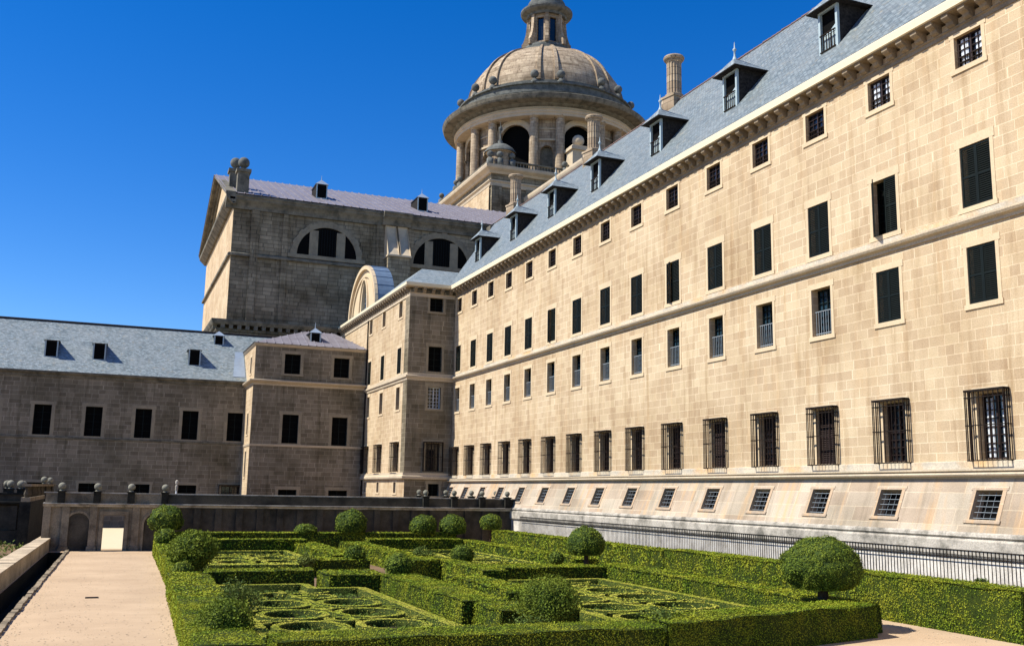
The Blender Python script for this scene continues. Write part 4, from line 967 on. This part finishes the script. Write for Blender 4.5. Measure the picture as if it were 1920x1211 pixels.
for i, x in enumerate((20.75, 22.75, 24.7, 26.6)): ball_post(x, 68.55, 3.4, 3.62, .18, ['rear ball of the leftmost pair on the right half of the garden wall', 'rear ball of the pair just left of the battered palace base', 'rear ball of the third pair above the two round topiaries', 'rear ball of the last pair beside the palace'][i])
# left return: set-back wall, balustrade and its balls
w2 = empty('terrace_wall', (-8, 72, G), 'set back terrace wall with plain panels beyond the low wall at the far left', 'wall')
mb = MB(); mb.box(-20, -4.4, 72, 72.6, G, 3.3); mb.build('wall', 'niche', w2)
mb = MB()
for x in (-4.7, -5.25, -8, -8.5, -11.3): mb.box(x-.2, x+.2, 71.85, 71.998, G+.9, 2.6)
mb.box(-20, -4.3, 71.8, 71.997, G, 1.05); mb.build('wall_panels', 'niche', w2)
mb = MB(); mb.sweep([(-.2, 2.6), (.1, 2.6), (.3, 2.75), (.3, 2.85), (-.2, 2.9)], (-20, 72, 0), (-4.2, 72, 0), (0, -1, 0)); mb.box(-20, -4.2, 71.9, 72.7, 3.3, 3.42); mb.build('cornice', 'mossy', w2)
bl = empty('terrace_balustrade', (-4.2, 85, G), 'brownish stone balustrade receding from the left corner of the garden wall', 'balustrade')
mb = MB(); mb.box(-4.5, -4.0, 66, 98, 2.95, 3.2); mb.box(-4.5, -4.0, 66, 98, 3.85, 4.0); mb.build('rail', 'niche_left', bl)
mb = MB()
for i in range(60): mb.lathe((-4.25, 66.3+i*.53, 3.2), [(.1, 0), (.16, .2), (.08, .5), (.12, .65)], 6)
mb.build('balusters', 'niche', bl)
mb = MB(); mb.box(-4.55, -3.95, 66, 98, G, 2.95); mb.build('base_wall', 'mossy', bl)
ps = [(-5.6, 72.3), (-5.0, 72.3), (-6.6, 73.8), (-6.1, 76), (-5.4, 78), (-7.2, 79), (-6.4, 82), (-4.25, 84), (-5.9, 88), (-4.25, 93)]
for i, (x, y) in enumerate(ps): ball_post(x, y, 3.3, 3.62+(.35 if x == -4.25 else 0), .24, 'mossy stone ball among the crowded balls at the far left corner of the terrace', 'balls along the far left terrace')

# low wall at the left of the path, kerb
lwz = .95
t = empty('low_wall', (-3, 45, G), 'low stone wall with sunlit flat top along the left of the path', 'wall')
mb = MB(); mb.prism([(-3.5, 18), (-2.64, 66), (-3.22, 66), (-4.3, 18)], -1.0, lwz-.09); mb.build('wall', 'lowwall', t)
mb = MB()
y = 18.
while y < 66:
    L = random.uniform(.9, 1.5); f = (y-18)/48; j = random.uniform(-.012, .012)
    ye = min(y+L, 66); fe = (ye-18)/48; mb.prism([(-3.46+.86*f+j, y), (-3.46+.86*fe+j, ye), (-4.34+1.08*fe, ye), (-4.34+1.08*f, y)], lwz-.088, lwz+j); y += L+.015
mb.build('coping', 'lowwall', t)
mb = MB(); y = 18.
while y < 64:
    L = random.uniform(.7, 1.3); x = -2.22+.016*(y-30)+random.uniform(-.015, .015)
    mb.prism([(x-.09, y), (x+.09, y+.02), (x+.09+random.uniform(-.02, .02), y+L), (x-.09, y+L)], G, G+.07+random.uniform(0, .03)); y += L+.03
tag(mb.build('kerb', 'niche_left'), 'rough edging stones along the left side of the path', 'kerb', kind='structure')
# post beyond the wall
t = empty('signal_post', (4.45, 70, G), 'slim white post with dark top standing behind the garden wall', 'post')
b = MB(); b.tube([(0, 0, 0), (0, 0, 3.55)], .05, 8); child('pole', meshof(b, 'pole', 'white_paint'), t)
b = MB(); b.lathe((0, 0, 3.55), [(.09, 0), (.09, .3), (.06, .33), (.06, .42), (.1, .46), (.1, .62), (.02, .68)], 10); child('head', meshof(b, 'head', 'coping'), t)

mb = MB()
for i in range(1500):
    f = random.random()**1.3; y = 26+38*f; x = random.uniform(-2.0+.016*(y-30), 2.2+.02*(y-30)) if i % 4 else random.choice((-2.0+.016*(y-30)+abs(random.gauss(0, .2)), 2.1+.02*(y-30)-abs(random.gauss(0, .2))))
    q = random.uniform(.008, .028); a = random.uniform(0, 6.28); mb.poly([(x+q*math.cos(a+t_), y+q*math.sin(a+t_)*1.2, G+.006+.01*(k_ % 2)) for k_, t_ in enumerate((0, 1.3, 2.6, 3.9, 5.1))])
for i in range(160):
    y = random.uniform(21.2, 25); x = random.uniform(20.8, 24); q = random.uniform(.01, .03); a = random.uniform(0, 6.28); mb.poly([(x+q*math.cos(a+t_), y+q*math.sin(a+t_), G+.006+.01*(k_ % 2)) for k_, t_ in enumerate((0, 1.3, 2.6, 3.9, 5.1))])
tag(mb.build('pebbles', 'lowwall'), 'small stones and litter scattered over the sandy path', 'pebbles', kind='stuff')
mb = MB(); mb.box(-.30, .12, 37.6, 37.95, G+.001, G+.02); mb.box(-.25, .07, 37.65, 37.9, G+.02, G+.026); tag(mb.build('drain_cover', 'iron'), 'small dark drain cover set in the middle of the sandy path', 'drain cover')
# ------------------------------------------------------------------ fence before the plinth
t = empty('iron_fence', (25.55, 40, G), 'tall thin black iron bar fence along the white base of the palace', 'fence')
mb = MB(); FXf = 25.985; mb.box(FXf-.012, FXf+.008, 12, 62.5, 2.17, 2.195); mb.box(FXf-.012, FXf+.008, 12, 62.5, 2.41, 2.435); mb.box(FXf-.02, FXf+.02, 12, 62.5, .35, .39); mb.build('rail', 'iron', t)
mb = MB(); y = 12.
while y < 62.4: mb.box(FXf-.010, FXf+.010, y-.010, y+.010, G, 2.42); y += .15
mb.build('bars', 'iron', t)

# ------------------------------------------------------------------ foliage
def leaf_quads(P_, N_, size, up=.2, flat=.5):
    """P_, N_ (n,3) -> verts (4n,3): leaf quads lying roughly along the surface with random tilt"""
    n = len(P_); nr = N_+rng.normal(0, flat, (n, 3)); nr[:, 2] += up*.5; nr /= np.linalg.norm(nr, axis=1)[:, None]
    a = rng.normal(size=(n, 3)); a -= (a*nr).sum(1)[:, None]*nr; a /= np.linalg.norm(a, axis=1)[:, None]; b_ = np.cross(nr, a)
    s_ = (size*rng.uniform(.6, 1.35, n))[:, None]
    return np.stack([P_-a*s_*.9, P_+b_*s_*.55, P_+a*s_*.9, P_-b_*s_*.55], 1).reshape(-1, 3)
def foliage_mesh(name, bodyv, bodyf, leafv, mats):
    nb = len(bodyv); nl = len(leafv)//4
    me = bpy.data.meshes.new(name)
    V = np.concatenate([np.asarray(bodyv, float).reshape(-1, 3), leafv]) if nb else leafv
    me.vertices.add(len(V)); me.vertices.foreach_set('co', V.astype(np.float32).ravel())
    tot = [len(f) for f in bodyf]; li = np.concatenate([np.array([i for f in bodyf for i in f], dtype=np.int32), np.arange(nb, nb+nl*4, dtype=np.int32)])
    lt = np.concatenate([np.array(tot, dtype=np.int32), np.full(nl, 4, dtype=np.int32)]); ls = np.concatenate([[0], np.cumsum(lt)[:-1]]).astype(np.int32)
    me.loops.add(len(li)); me.loops.foreach_set('vertex_index', li)
    me.polygons.add(len(lt)); me.polygons.foreach_set('loop_start', ls); me.polygons.foreach_set('loop_total', lt)
    me.materials.append(MT[mats[0]]); me.materials.append(MT[mats[1]])
    me.polygons.foreach_set('material_index', np.concatenate([np.zeros(len(tot), dtype=np.int32), np.ones(nl, dtype=np.int32)]))
    me.update(calc_edges=True); me.validate()
    return me
def dens(P_):
    d = math.hypot(P_[0], P_[1])
    return (.021, 1500) if d < 27.5 else (.027, 900) if d < 34 else (.040, 400) if d < 46 else (.060, 190)
def nz3(p, s_): return noise.noise(Vector((p[0]*s_, p[1]*s_, p[2]*s_)))
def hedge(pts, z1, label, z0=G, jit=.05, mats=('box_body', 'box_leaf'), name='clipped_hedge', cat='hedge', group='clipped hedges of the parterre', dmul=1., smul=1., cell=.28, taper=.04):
    """clipped hedge over a convex plan polygon (counter-clockwise)"""
    pts = [Vector((p[0], p[1], 0)) for p in pts]; k = len(pts)
    area = sum(pts[i].x*pts[(i+1) % k].y-pts[(i+1) % k].x*pts[i].y for i in range(k))/2
    if area < 0: pts.reverse()
    c = sum(pts, Vector())/k
    bv, bf = [], []; LP, LN = [], []
    def face(A, B, C, D, nrm):
        nu = max(1, int((B-A).length/cell)); nv = max(1, int((D-A).length/cell)); n0 = len(bv)
        for j in range(nv+1):
            for i in range(nu+1):
                u, v = i/nu, j/nv; p = A.lerp(B, u).lerp(D.lerp(C, u), v)
                d = jit*(nz3(p, .9)+.6*nz3(p, 2.7))
                dn = (Vector((p.x, p.y, 0))-c); dn.z = .35 if p.z > (z0+z1)/2 else 0; 
                q = p+nrm*0; q += Vector((nz3(p, 1.1), nz3(p+Vector((9, 0, 0)), 1.1), nz3(p+Vector((0, 9, 0)), 1.3)))*jit*1.2
                bv.append(tuple(q))
        for j in range(nv):
            for i in range(nu): a_ = n0+j*(nu+1)+i; bf.append((a_, a_+1, a_+nu+2, a_+nu+1))
        ar = (B-A).length*(D-A).length; m = (A+B+C+D)/4
        sz, dn_ = dens(m); cnt = int(ar*dn_*dmul)
        u, v = rng.uniform(size=(2, cnt)); A_, B_, C_, D_ = [np.array(q) for q in (A, B, C, D)]
        P_ = (A_[None]*(1-u)[:, None]+B_[None]*u[:, None])*(1-v)[:, None]+(D_[None]*(1-u)[:, None]+C_[None]*u[:, None])*v[:, None]
        LP.append((P_+np.array(nrm)[None]*rng.uniform(-.02, .05, cnt)[:, None], np.repeat(np.array(nrm)[None], cnt, 0), sz*smul))
    # long faces are cut in lengths so that leaf size follows the distance
    for i in range(k):
        A, B = pts[i], pts[(i+1) % k]; L = (B-A).length; n = max(1, int(L/6))
        nr = Vector(((B-A).y, -(B-A).x, 0)).normalized()
        if nr.dot(-A) < -8 and nr.y > .5: continue          # faces turned away from the garden side are still closed below
        for q in range(n):
            a_, b_ = A.lerp(B, q/n), A.lerp(B, (q+1)/n); t_ = nr*-taper
            face(Vector((a_.x, a_.y, z0)), Vector((b_.x, b_.y, z0)), Vector((b_.x, b_.y, z1))+t_, Vector((a_.x, a_.y, z1))+t_, nr)
    for i in range(k):
        A, B = pts[i], pts[(i+1) % k]; nr = Vector(((B-A).y, -(B-A).x, 0)).normalized()
        if nr.dot(-A) < -8 and nr.y > .5:
            n0 = len(bv); bv.extend([(A.x, A.y, z0), (B.x, B.y, z0), (B.x, B.y, z1), (A.x, A.y, z1)]); bf.append((n0, n0+1, n0+2, n0+3))
    if k == 4:
        A, B, C, D = pts
        if (B-A).length < (D-A).length: A, B, C, D = B, C, D, A
        n = max(1, int((B-A).length/6))
        for q in range(n):
            a_, b_, c_, d_ = A.lerp(B, q/n), A.lerp(B, (q+1)/n), D.lerp(C, (q+1)/n), D.lerp(C, q/n)
            face(*[Vector((p.x, p.y, z1)) for p in (a_, b_, c_, d_)], Vector((0, 0, 1)))
    lv = np.concatenate([leaf_quads(p, n_, s_) for p, n_, s_ in LP])
    lv[:, 2] += 0
    # gentle lumps shared by leaves
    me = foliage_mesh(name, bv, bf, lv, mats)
    o = bpy.data.objects.new(name, me); COL.objects.link(o); tag(o, label, cat, group)
    return o
def rect(x0, x1, y0, y1): return [(x0, y0), (x1, y0), (x1, y1), (x0, y1)]
def sph_dirs(n): d = rng.normal(size=(n, 3)); return d/np.linalg.norm(d, axis=1)[:, None]
def topiary(x, y, zb, zc, r, label, squash=.95, mats=('ball_body', 'ball_leaf'), rough=.09, group='clipped round topiary trees', flatb=.47, name='topiary_tree', loose=0.):
    t = empty(name, (x, y, zb), label, 'tree' if name == 'topiary_tree' else 'shrub', group)
    b = MB(); b.tube([(0, 0, -(zb-G)), (.03, 0, (zc-zb)*.4), (0, .02, zc-zb)], [r*.16, r*.13, r*.1], 8); child('trunk', meshof(b, 'trunk', 'bark', True), t)
    # crown: deformed ball, flattened underneath
    bv, bf = [], []; seg, rings = 28, 18
    for j in range(rings+1):
        for i in range(seg):
            ph, ta = math.pi*j/rings, 2*math.pi*i/seg; d = Vector((math.sin(ph)*math.cos(ta), math.sin(ph)*math.sin(ta), math.cos(ph)))
            rr = r*(1+rough*1.4*noise.noise(d*2.2+Vector((x, y, 0)))+rough*noise.noise(d*5.+Vector((x, 0, y))))*(.97-loose*.22)
            z = d.z*rr*squash; z = max(z, -r*flatb-.04*r*d.z)
            bv.append((d.x*rr*(1 if d.z > -.2 else 1-.25*(-d.z-.2)), d.y*rr*(1 if d.z > -.2 else 1-.25*(-d.z-.2)), zc-zb+z))
    for j in range(rings):
        for i in range(seg): i2 = (i+1) % seg; bf.append((j*seg+i, (j+1)*seg+i, (j+1)*seg+i2, j*seg+i2))
    sz, dn = dens((x, y)); cnt = int(4*math.pi*r*r*dn*1.3); D = sph_dirs(cnt)
    rr = np.array([r*(1+rough*1.4*noise.noise(Vector(d)*2.2+Vector((x, y, 0)))+rough*noise.noise(Vector(d)*5.+Vector((x, 0, y)))) for d in D])
    rr *= 1+rng.uniform(-.06-loose*.3, .015+loose*.06, cnt)
    P_ = D*rr[:, None]; P_[:, 2] *= squash; P_[:, 2] = np.maximum(P_[:, 2], -r*flatb+rng.uniform(-.03, .02, cnt)); sc = np.where(D[:, 2] < -.2, 1-.25*(-D[:, 2]-.2), 1); P_[:, 0] *= sc; P_[:, 1] *= sc
    P_[:, 2] += zc-zb
    lv = leaf_quads(P_, D, sz*(1+loose*.4), flat=.55+loose*.5)
    me = foliage_mesh('crown', bv, bf, lv, mats); child('crown', me, t)
    return t
def shrub(x, y, zb, r, h, label, n=900, size=.055, mats=('ball_body', 'shrub_leaf'), group=None, clumps=26):
    """loose leafy shrub: stems plus leaf clumps through its volume"""
    t = empty('leafy_shrub', (x, y, zb), label, 'shrub', group)
    b = MB(); cs = []
    for i in range(clumps):
        d = sph_dirs(1)[0]; q = rng.uniform(.35, .95); c = Vector((d[0]*r*q, d[1]*r*q, h*.55+d[2]*h*.42*q)); cs.append(c)
        if i % 2 == 0: b.tube([(0, 0, 0), (c.x*.45, c.y*.45, c.z*.55), tuple(c)], [.035, .02, .008], 5)
    child('stems', meshof(b, 'stems', 'bark'), t)
    Ps, Ns = [], []
    for c in cs:
        m = n//clumps; d = sph_dirs(m); q = rng.uniform(.3, 1, (m, 1))**.5*r*.36
        Ps.append(np.array(c)[None]+d*q); Ns.append(d)
    P_, N_ = np.concatenate(Ps), np.concatenate(Ns); P_[:, 2] = np.maximum(P_[:, 2], .03)
    me = foliage_mesh('leaves', [], [], leaf_quads(P_, N_, size, flat=.8), mats); child('leaves', me, t)
    return t
HN, HM = 1.0, .95
# border hedge along the path
hedge([(1.85, 20.6), (3.2, 20.6), (3.7, 38.4), (2.36, 38.4)], HM, 'long low hedge edging the right side of the sandy path, near half')
hedge([(2.5, 39.6), (3.25, 39.6), (3.7, 60.6), (2.85, 60.6)], HM, 'narrower hedge edging the path in its far half')
hedge(rect(2.9, 21.0, 60.8, 62.1), 1.38, 'farthest tall hedge row along the foot of the dark garden wall')
hedge(rect(5.4, 10.9, 57.6, 58.9), 1.15, 'hedge behind the far left scroll bed', )
hedge(rect(14.6, 20.4, 57.8, 59.1), 1.15, 'hedge behind the far right scroll bed')
hedge(rect(10.2, 11.6, 47.0, 58.9), HM, 'hedge along the right side of the far left scroll bed')
hedge(rect(13.1, 14.5, 42.6, 59.2), HM, 'hedge along the left side of the far right scroll bed')
hedge(rect(8.7, 11.3, 44.6, 46.4), .9, 'short hedge block where the far beds meet the cross path')
hedge(rect(3.7, 7.65, 38.6, 39.8), HM, 'hedge behind the near left scroll bed')
hedge(rect(7.75, 9.85, 36.2, 38.6), HM, 'short hedge block at the back right corner of the near left bed')
hedge(rect(9.6, 11.0, 27.2, 36.3), HM, 'hedge running forward along the right side of the near left bed')
hedge(rect(9.9, 12.2, 25.0, 27.1), .92, 'hedge stub in front of the middle walk')
hedge(rect(12.3, 13.55, 41.3, 42.5), 1.12, 'taller dark fronted hedge block at the centre crossing')
hedge(rect(13.6, 14.6, 36.2, 42.5), 1.05, 'sunlit hedge block right of the centre crossing')
hedge(rect(11.9, 13.2, 29.4, 36.0), HM, 'hedge running forward along the left side of the near right bed')
hedge(rect(14.7, 20.1, 38.6, 39.8), HM, 'hedge behind the near right scroll bed')
hedge(rect(15.6, 20.9, 41.6, 42.7), .8, 'low hedge in front of the far right scroll bed')
hedge([(19.7, 23.4), (21.1, 23.4), (21.5, 39.8), (20.15, 39.8)], HN, 'long hedge along the right side of the near right bed')
hedge(rect(20.6, 21.8, 42.6, 60.5), HN, 'long hedge along the right side of the far right bed')
hedge([(3.4, 20.6), (12.2, 20.5), (12.4, 21.9), (3.4, 21.9)], HN, 'nearest hedge row at the bottom edge, left part')
hedge([(12.3, 20.5), (20.3, 22.7), (20.55, 24.1), (12.3, 22.0)], 1.08, 'nearest dark fronted hedge running to the big round topiary')
hedge([(23.3, 20.5), (24.6, 20.5), (25.0, 40), (23.75, 40)], 1.58, 'tall straight hedge below the iron fence, near half')
hedge([(23.75, 40.03), (25.0, 40.03), (25.15, 62.5), (24.0, 62.5)], 1.5, 'tall straight hedge below the iron fence, far half')
# trees
for (x, y, zb, zc, r, l, sq) in ((3.45, 61.4, 1.3, 2.02, .95, 'round topiary at the far left corner by the garden wall door', .95),
        (11.5, 61.4, 1.3, 1.5, .68, 'small flat topiary left of the big one before the dark wall', .62), (14.3, 61.4, 1.3, 1.85, .95, 'round topiary in the middle of the far hedge row', 1.),
        (18.9, 61.3, 1.3, 1.76, .85, 'left one of the two round topiaries side by side at the far right', .9), (20.8, 61.1, 1.15, 1.78, .86, 'right one of the two round topiaries side by side at the far right', .9),
        (24.2, 63.2, 1.3, 1.92, .74, 'rightmost far topiary beside the end of the tall hedge', .9), (20.2, 40.8, .9, 1.75, .85, 'dark round topiary on a short trunk in the middle right of the garden', .95),
        (20.0, 24.6, 1.0, 1.93, 1.17, 'largest round topiary on a short trunk at the near right corner', .78)):
    topiary(x, y, zb, zc, r, l, sq)
for (x, y, zc, r, l) in ((3.3, 57.8, 1.25, .58, 'low half round clipped shrub under the far left topiary'), (10.75, 45.2, 1.12, .48, 'small round shrub on the hedge block near the centre'),
        (10.5, 36.9, 1.2, .56, 'round shrub at the left edge of the centre crossing'), (15.2, 43.2, 1.18, .54, 'brownish round shrub right of the centre crossing'), (2.9, 38.9, .95, .42, 'low leafy shrub in the gap of the path hedge'), (18.8, 40.9, 1.15, .36, 'small ball shrub against the dark round topiary')):
    topiary(x, y, .8, zc, r, l, .9, name='round_shrub', group='small round shrubs', rough=.07, loose=.3)
topiary(3.55, 43.0, .7, 1.45, .98, 'wide loose evergreen bush by the path hedge', .8, rough=.12, name='round_shrub', group='loose evergreen bushes', loose=.8, flatb=.7)
topiary(2.75, 23.6, .5, 1.0, .62, 'dark shaggy bush at the near left corner of the hedges', .9, rough=.14, name='round_shrub', group='loose evergreen bushes', loose=1.)
topiary(10.95, 24.3, .5, 1.15, .80, 'big shaggy bush in the centre foreground', .88, rough=.14, name='round_shrub', group='loose evergreen bushes', loose=1.)
shrub(3.25, 25.6, .5, .6, 1.3, 'sprawling leafy shrub between the path hedge and the near left bed', 2600, .035, clumps=34)
shrub(8.4, 44.2, .5, .4, .8, 'small leafy shrub on the short block near the cross path', 900, .05)
shrub(14.3, 46.5, .5, .55, .95, 'leafy shrub beside the far right bed', 1200, .05)
shrub(12.9, 21.6, .5, .8, .75, 'loose leafy growth spilling over the front hedge in the centre', 2600, .034, clumps=36)
shrub(9.7, 22.6, .4, .6, .7, 'loose leafy tuft left of the central shaggy bush', 1800, .034, clumps=26)

# ------------------------------------------------------------------ scroll beds
def strip(curve, w, z1, mats=('box_body', 'scroll_leaf'), jit=.02, z0=G):
    """low box edging along a plan curve -> (verts, faces, leaves)"""
    n = len(curve); bv, bf = [], []; LPp, LNn = [], []; sz, dn = dens(curve[0]); closed = (Vector(curve[0])-Vector(curve[-1])).length < 1e-3
    for i in range(n):
        a_, b_ = Vector(curve[max(i-1, 0)]), Vector(curve[min(i+1, n-1)])
        if closed and i in (0, n-1): a_, b_ = Vector(curve[n-2]), Vector(curve[1])
        d = (b_-a_).normalized(); nr = Vector((-d.y, d.x)); c = Vector(curve[i]); ww_ = w/2*(1+.12*nz3((c.x, c.y, 0), 3)); zz = z1+.03*nz3((c.x, c.y, 5), 2)
        for o_, z in ((-ww_, z0), (-ww_*.95, zz-.03), (0, zz), (ww_*.95, zz-.03), (ww_, z0)): bv.append((c.x+nr.x*o_, c.y+nr.y*o_, z))
    for i in range(n-1):
        for j in range(4): a0_ = i*5+j; bf.append((a0_, a0_+1, a0_+6, a0_+5))
    bf.append((0, 1, 2, 3, 4)); e = (n-1)*5; bf.append((e+4, e+3, e+2, e+1, e))
    for i in range(n-1):
        c0, c1 = Vector(curve[i]), Vector(curve[i+1]); L = (c1-c0).length; d = (c1-c0).normalized() if L > 0 else Vector((1, 0)); nr = Vector((-d.y, d.x))
        for (ln, kind) in ((w, 't'), ((z1-z0)*.16, 'l'), ((z1-z0)*.16, 'r')):  # bright leaves mostly on top, sides left dark: lit tops put into colour
            m = int(L*ln*dn*1.3+rng.uniform()); u = rng.uniform(size=m); v = rng.uniform(size=m)
            for uu, vv in zip(u, v):
                c = c0.lerp(c1, uu)
                if kind == 't': o_ = (vv-.5)*w; LPp.append((c.x+nr.x*o_, c.y+nr.y*o_, z1+.005)); LNn.append((0, 0, 1))
                else:
                    s_ = 1 if kind == 'l' else -1; LPp.append((c.x+nr.x*s_*w/2, c.y+nr.y*s_*w/2, z0+vv*(z1-z0))); LNn.append((nr.x*s_, nr.y*s_, .2))
    return bv, bf, leaf_quads(np.array(LPp).reshape(-1, 3), np.array(LNn).reshape(-1, 3), sz*.8, flat=.3)
def scroll(curve, label, group, w=.2, z1=.55, name='scroll_hedge'):
    bv, bf, lv = strip(curve, w, z1); me = foliage_mesh(name, bv, bf, lv, ('box_body', 'scroll_leaf')); o = bpy.data.objects.new(name, me); COL.objects.link(o); tag(o, label, 'low hedge', group); return o
def ringc(cx, cy, rx, ry, n=26, a0=0., a1=360.): return [(cx+rx*math.cos(R(a0+(a1-a0)*i/n)), cy+ry*math.sin(R(a0+(a1-a0)*i/n))) for i in range(n+1)]
def spiral(cx, cy, r0_, r1_, turns, a0=0., sgn=1, n=30, sy_=1.): return [(cx+(r0_+(r1_-r0_)*i/n)*math.cos(R(a0)+sgn*turns*2*math.pi*i/n), cy+sy_*(r0_+(r1_-r0_)*i/n)*math.sin(R(a0)+sgn*turns*2*math.pi*i/n)) for i in range(n+1)]
def line(*pts, st=.3):
    out = []
    for a_, b_ in zip(pts[:-1], pts[1:]):
        a_, b_ = Vector(a_), Vector(b_); n = max(1, int((b_-a_).length/st)); out += [tuple(a_.lerp(b_, i/n)) for i in range(n)]
    return out+[tuple(pts[-1])]
def bedplants(x0, x1, y0, y1, n, label, zt_b=.5):
    P_ = np.stack([rng.uniform(x0, x1, n), rng.uniform(y0, y1, n), np.zeros(n)], 1)
    keep = np.array([noise.noise(Vector((p[0]*.9, p[1]*.9, 3))) > -.18 for p in P_]); P_ = P_[keep]
    P_[:, 2] = zt_b-rng.uniform(.13, .24, len(P_)); me = foliage_mesh('bed_plants', [], [], leaf_quads(P_, np.tile([0, 0, 1.], (len(P_), 1)), .045, flat=.9), ('ball_body', 'ground_leaf'))
    me.polygons.foreach_set('material_index', np.ones(len(me.polygons), dtype=np.int32)); o = bpy.data.objects.new('bed_plants', me); COL.objects.link(o); tag(o, label, 'bed plants', kind='stuff')
def bed(x0, x1, y0, y1, where, rows_, notch=None, zt_=.58, front=True):
    g = 'scroll hedges of the '+where+' bed'
    b = line((x0, y0), (x1, y0), (x1, y1-(notch or 0)), *(([(x1-notch, y1-notch), (x1-notch, y1)]) if notch else [(x1, y1)]), (x0, y1), (x0, y0))
    scroll(b, 'straight low edging hedge framing the '+where+' bed', None, .34, zt_, 'edging_hedge')
    lab = 'low clipped box scroll curling inside the '+where+' bed'
    W_, L_ = x1-x0, y1-y0; cx = (x0+x1)/2; z = zt_-.05
    rr = W_*.185
    for yy in rows_:
        for s_ in (-1, 1):
            xx = cx+s_*W_*.225
            scroll(ringc(xx, yy, rr, 1.02), lab, g, .21, z)
        for s_ in (-1, 1):
            xx = cx+s_*W_*.225; scroll(spiral(xx+s_*W_*.21, yy+1.25, .10, .42, 1.1, 90, s_, 16, .9), lab, g, .14, z-.02); scroll([(xx-.75+1.5*i/10, yy+1.32+.16*math.sin(i/10*math.pi*2)) for i in range(11)], lab, g, .13, z-.02)
        if yy < rows_[-1]: scroll(ringc(cx, (yy+rows_[rows_.index(yy)+1])/2, .28, .42, 14), lab, g, .16, z)
    ys_ = rows_[-1]+1.9
    for s_ in (-1, 1):
        xx = cx+s_*W_*.2-(.75 if notch else 0)
        scroll(spiral(xx, ys_, .25, 1.0, 1.15, 90-s_*60, s_, 26, .75), lab, g, .18, z)
        scroll(ringc(xx-s_*.1, rows_[0]-1.75, rr*1.1, .42, 18), lab, g, .17, z) if rows_[0]-1.75 > y0+.5 else None
        scroll([(xx+.9*math.cos(i/12*math.pi), ys_+1.55-.5*math.sin(i/12*math.pi)) for i in range(13)], lab, g, .16, z) if ys_+1.6 < y1-.3 else None
    for s_ in (-1, 1): scroll([(cx+s_*(.12+.25*math.sin(i/14*math.pi*2.5)), y0+L_*(.08+.8*i/14)) for i in range(15)], lab, g, .17, z-.03)
    bedplants(x0+.2, x1-.2, y0+.2, y1-.2, int(W_*L_*(300 if y0 < 40 else 120)), 'dark green plants filling the '+where+' bed', zt_-.04)
    o_ = MB(); q_ = .15; o_.box(x0+q_, x1-q_, y0+q_, y1-q_-(notch or 0), G+.008, zt_-.24); tag(o_.build('bed_soil', 'soil_dark'), 'dark raised soil of the '+where+' bed', 'soil', kind='structure')
bed(3.85, 8.75, 24.3, 37.4, 'near left', [26.3, 28.95, 31.6], notch=1.7)
bed(13.4, 19.2, 23.9, 37.5, 'near right', [25.9, 28.5, 31.1, 33.4])
bed(4.6, 9.7, 47.5, 57.3, 'far left', [49.6, 52.2])
bed(14.9, 20.2, 43.6, 57.4, 'far right', [46.5, 49.2, 51.9])
scroll(line((3.9, 46.8), (8.9, 46.8)), 'straight reddish green low hedge in front of the far left bed', None, .8, .62, 'edging_hedge')

# dark planting beyond the low wall
n = 5200; P_ = np.stack([rng.uniform(-14, -3.7, n), rng.uniform(40, 71, n), np.zeros(n)], 1)
P_ = P_[np.array([noise.noise(Vector((p[0]*.5, p[1]*.35, 8))) > -.1 for p in P_])]
P_[:, 2] = G+np.array([.1+.8*abs(noise.noise(Vector((p[0]*.6, p[1]*.5, 1)))) for p in P_])*rng.uniform(.2, 1, len(P_))
me = foliage_mesh('undergrowth', [], [], leaf_quads(P_, np.tile([0, 0, 1.], (len(P_), 1)), .09, flat=.9), ('ball_body', 'shrub_leaf')); me.polygons.foreach_set('material_index', np.ones(len(me.polygons), dtype=np.int32))
o = bpy.data.objects.new('undergrowth', me); COL.objects.link(o); tag(o, 'dark undergrowth beyond the low wall', 'undergrowth', kind='stuff')
mb = MB(); mb.poly([(-60, 15, G+.004), (-4.0, 15, G+.004), (-2.9, 64.3, G+.004), (-3.3, 71.5, G+.004), (-60, 71.5, G+.004)]); tag(mb.build('lower_garden_soil', 'soil'), 'dark garden soil beyond the low wall', 'soil', kind='structure')
# small tuft growing by the fence
shrub(25.3, 23.6, 1.2, .22, .55, 'small weed tuft between the tall hedge and the fence', 240, .04, clumps=10)
print('objects', len(bpy.data.objects), 'polys', sum(len(m.polygons) for m in bpy.data.meshes))
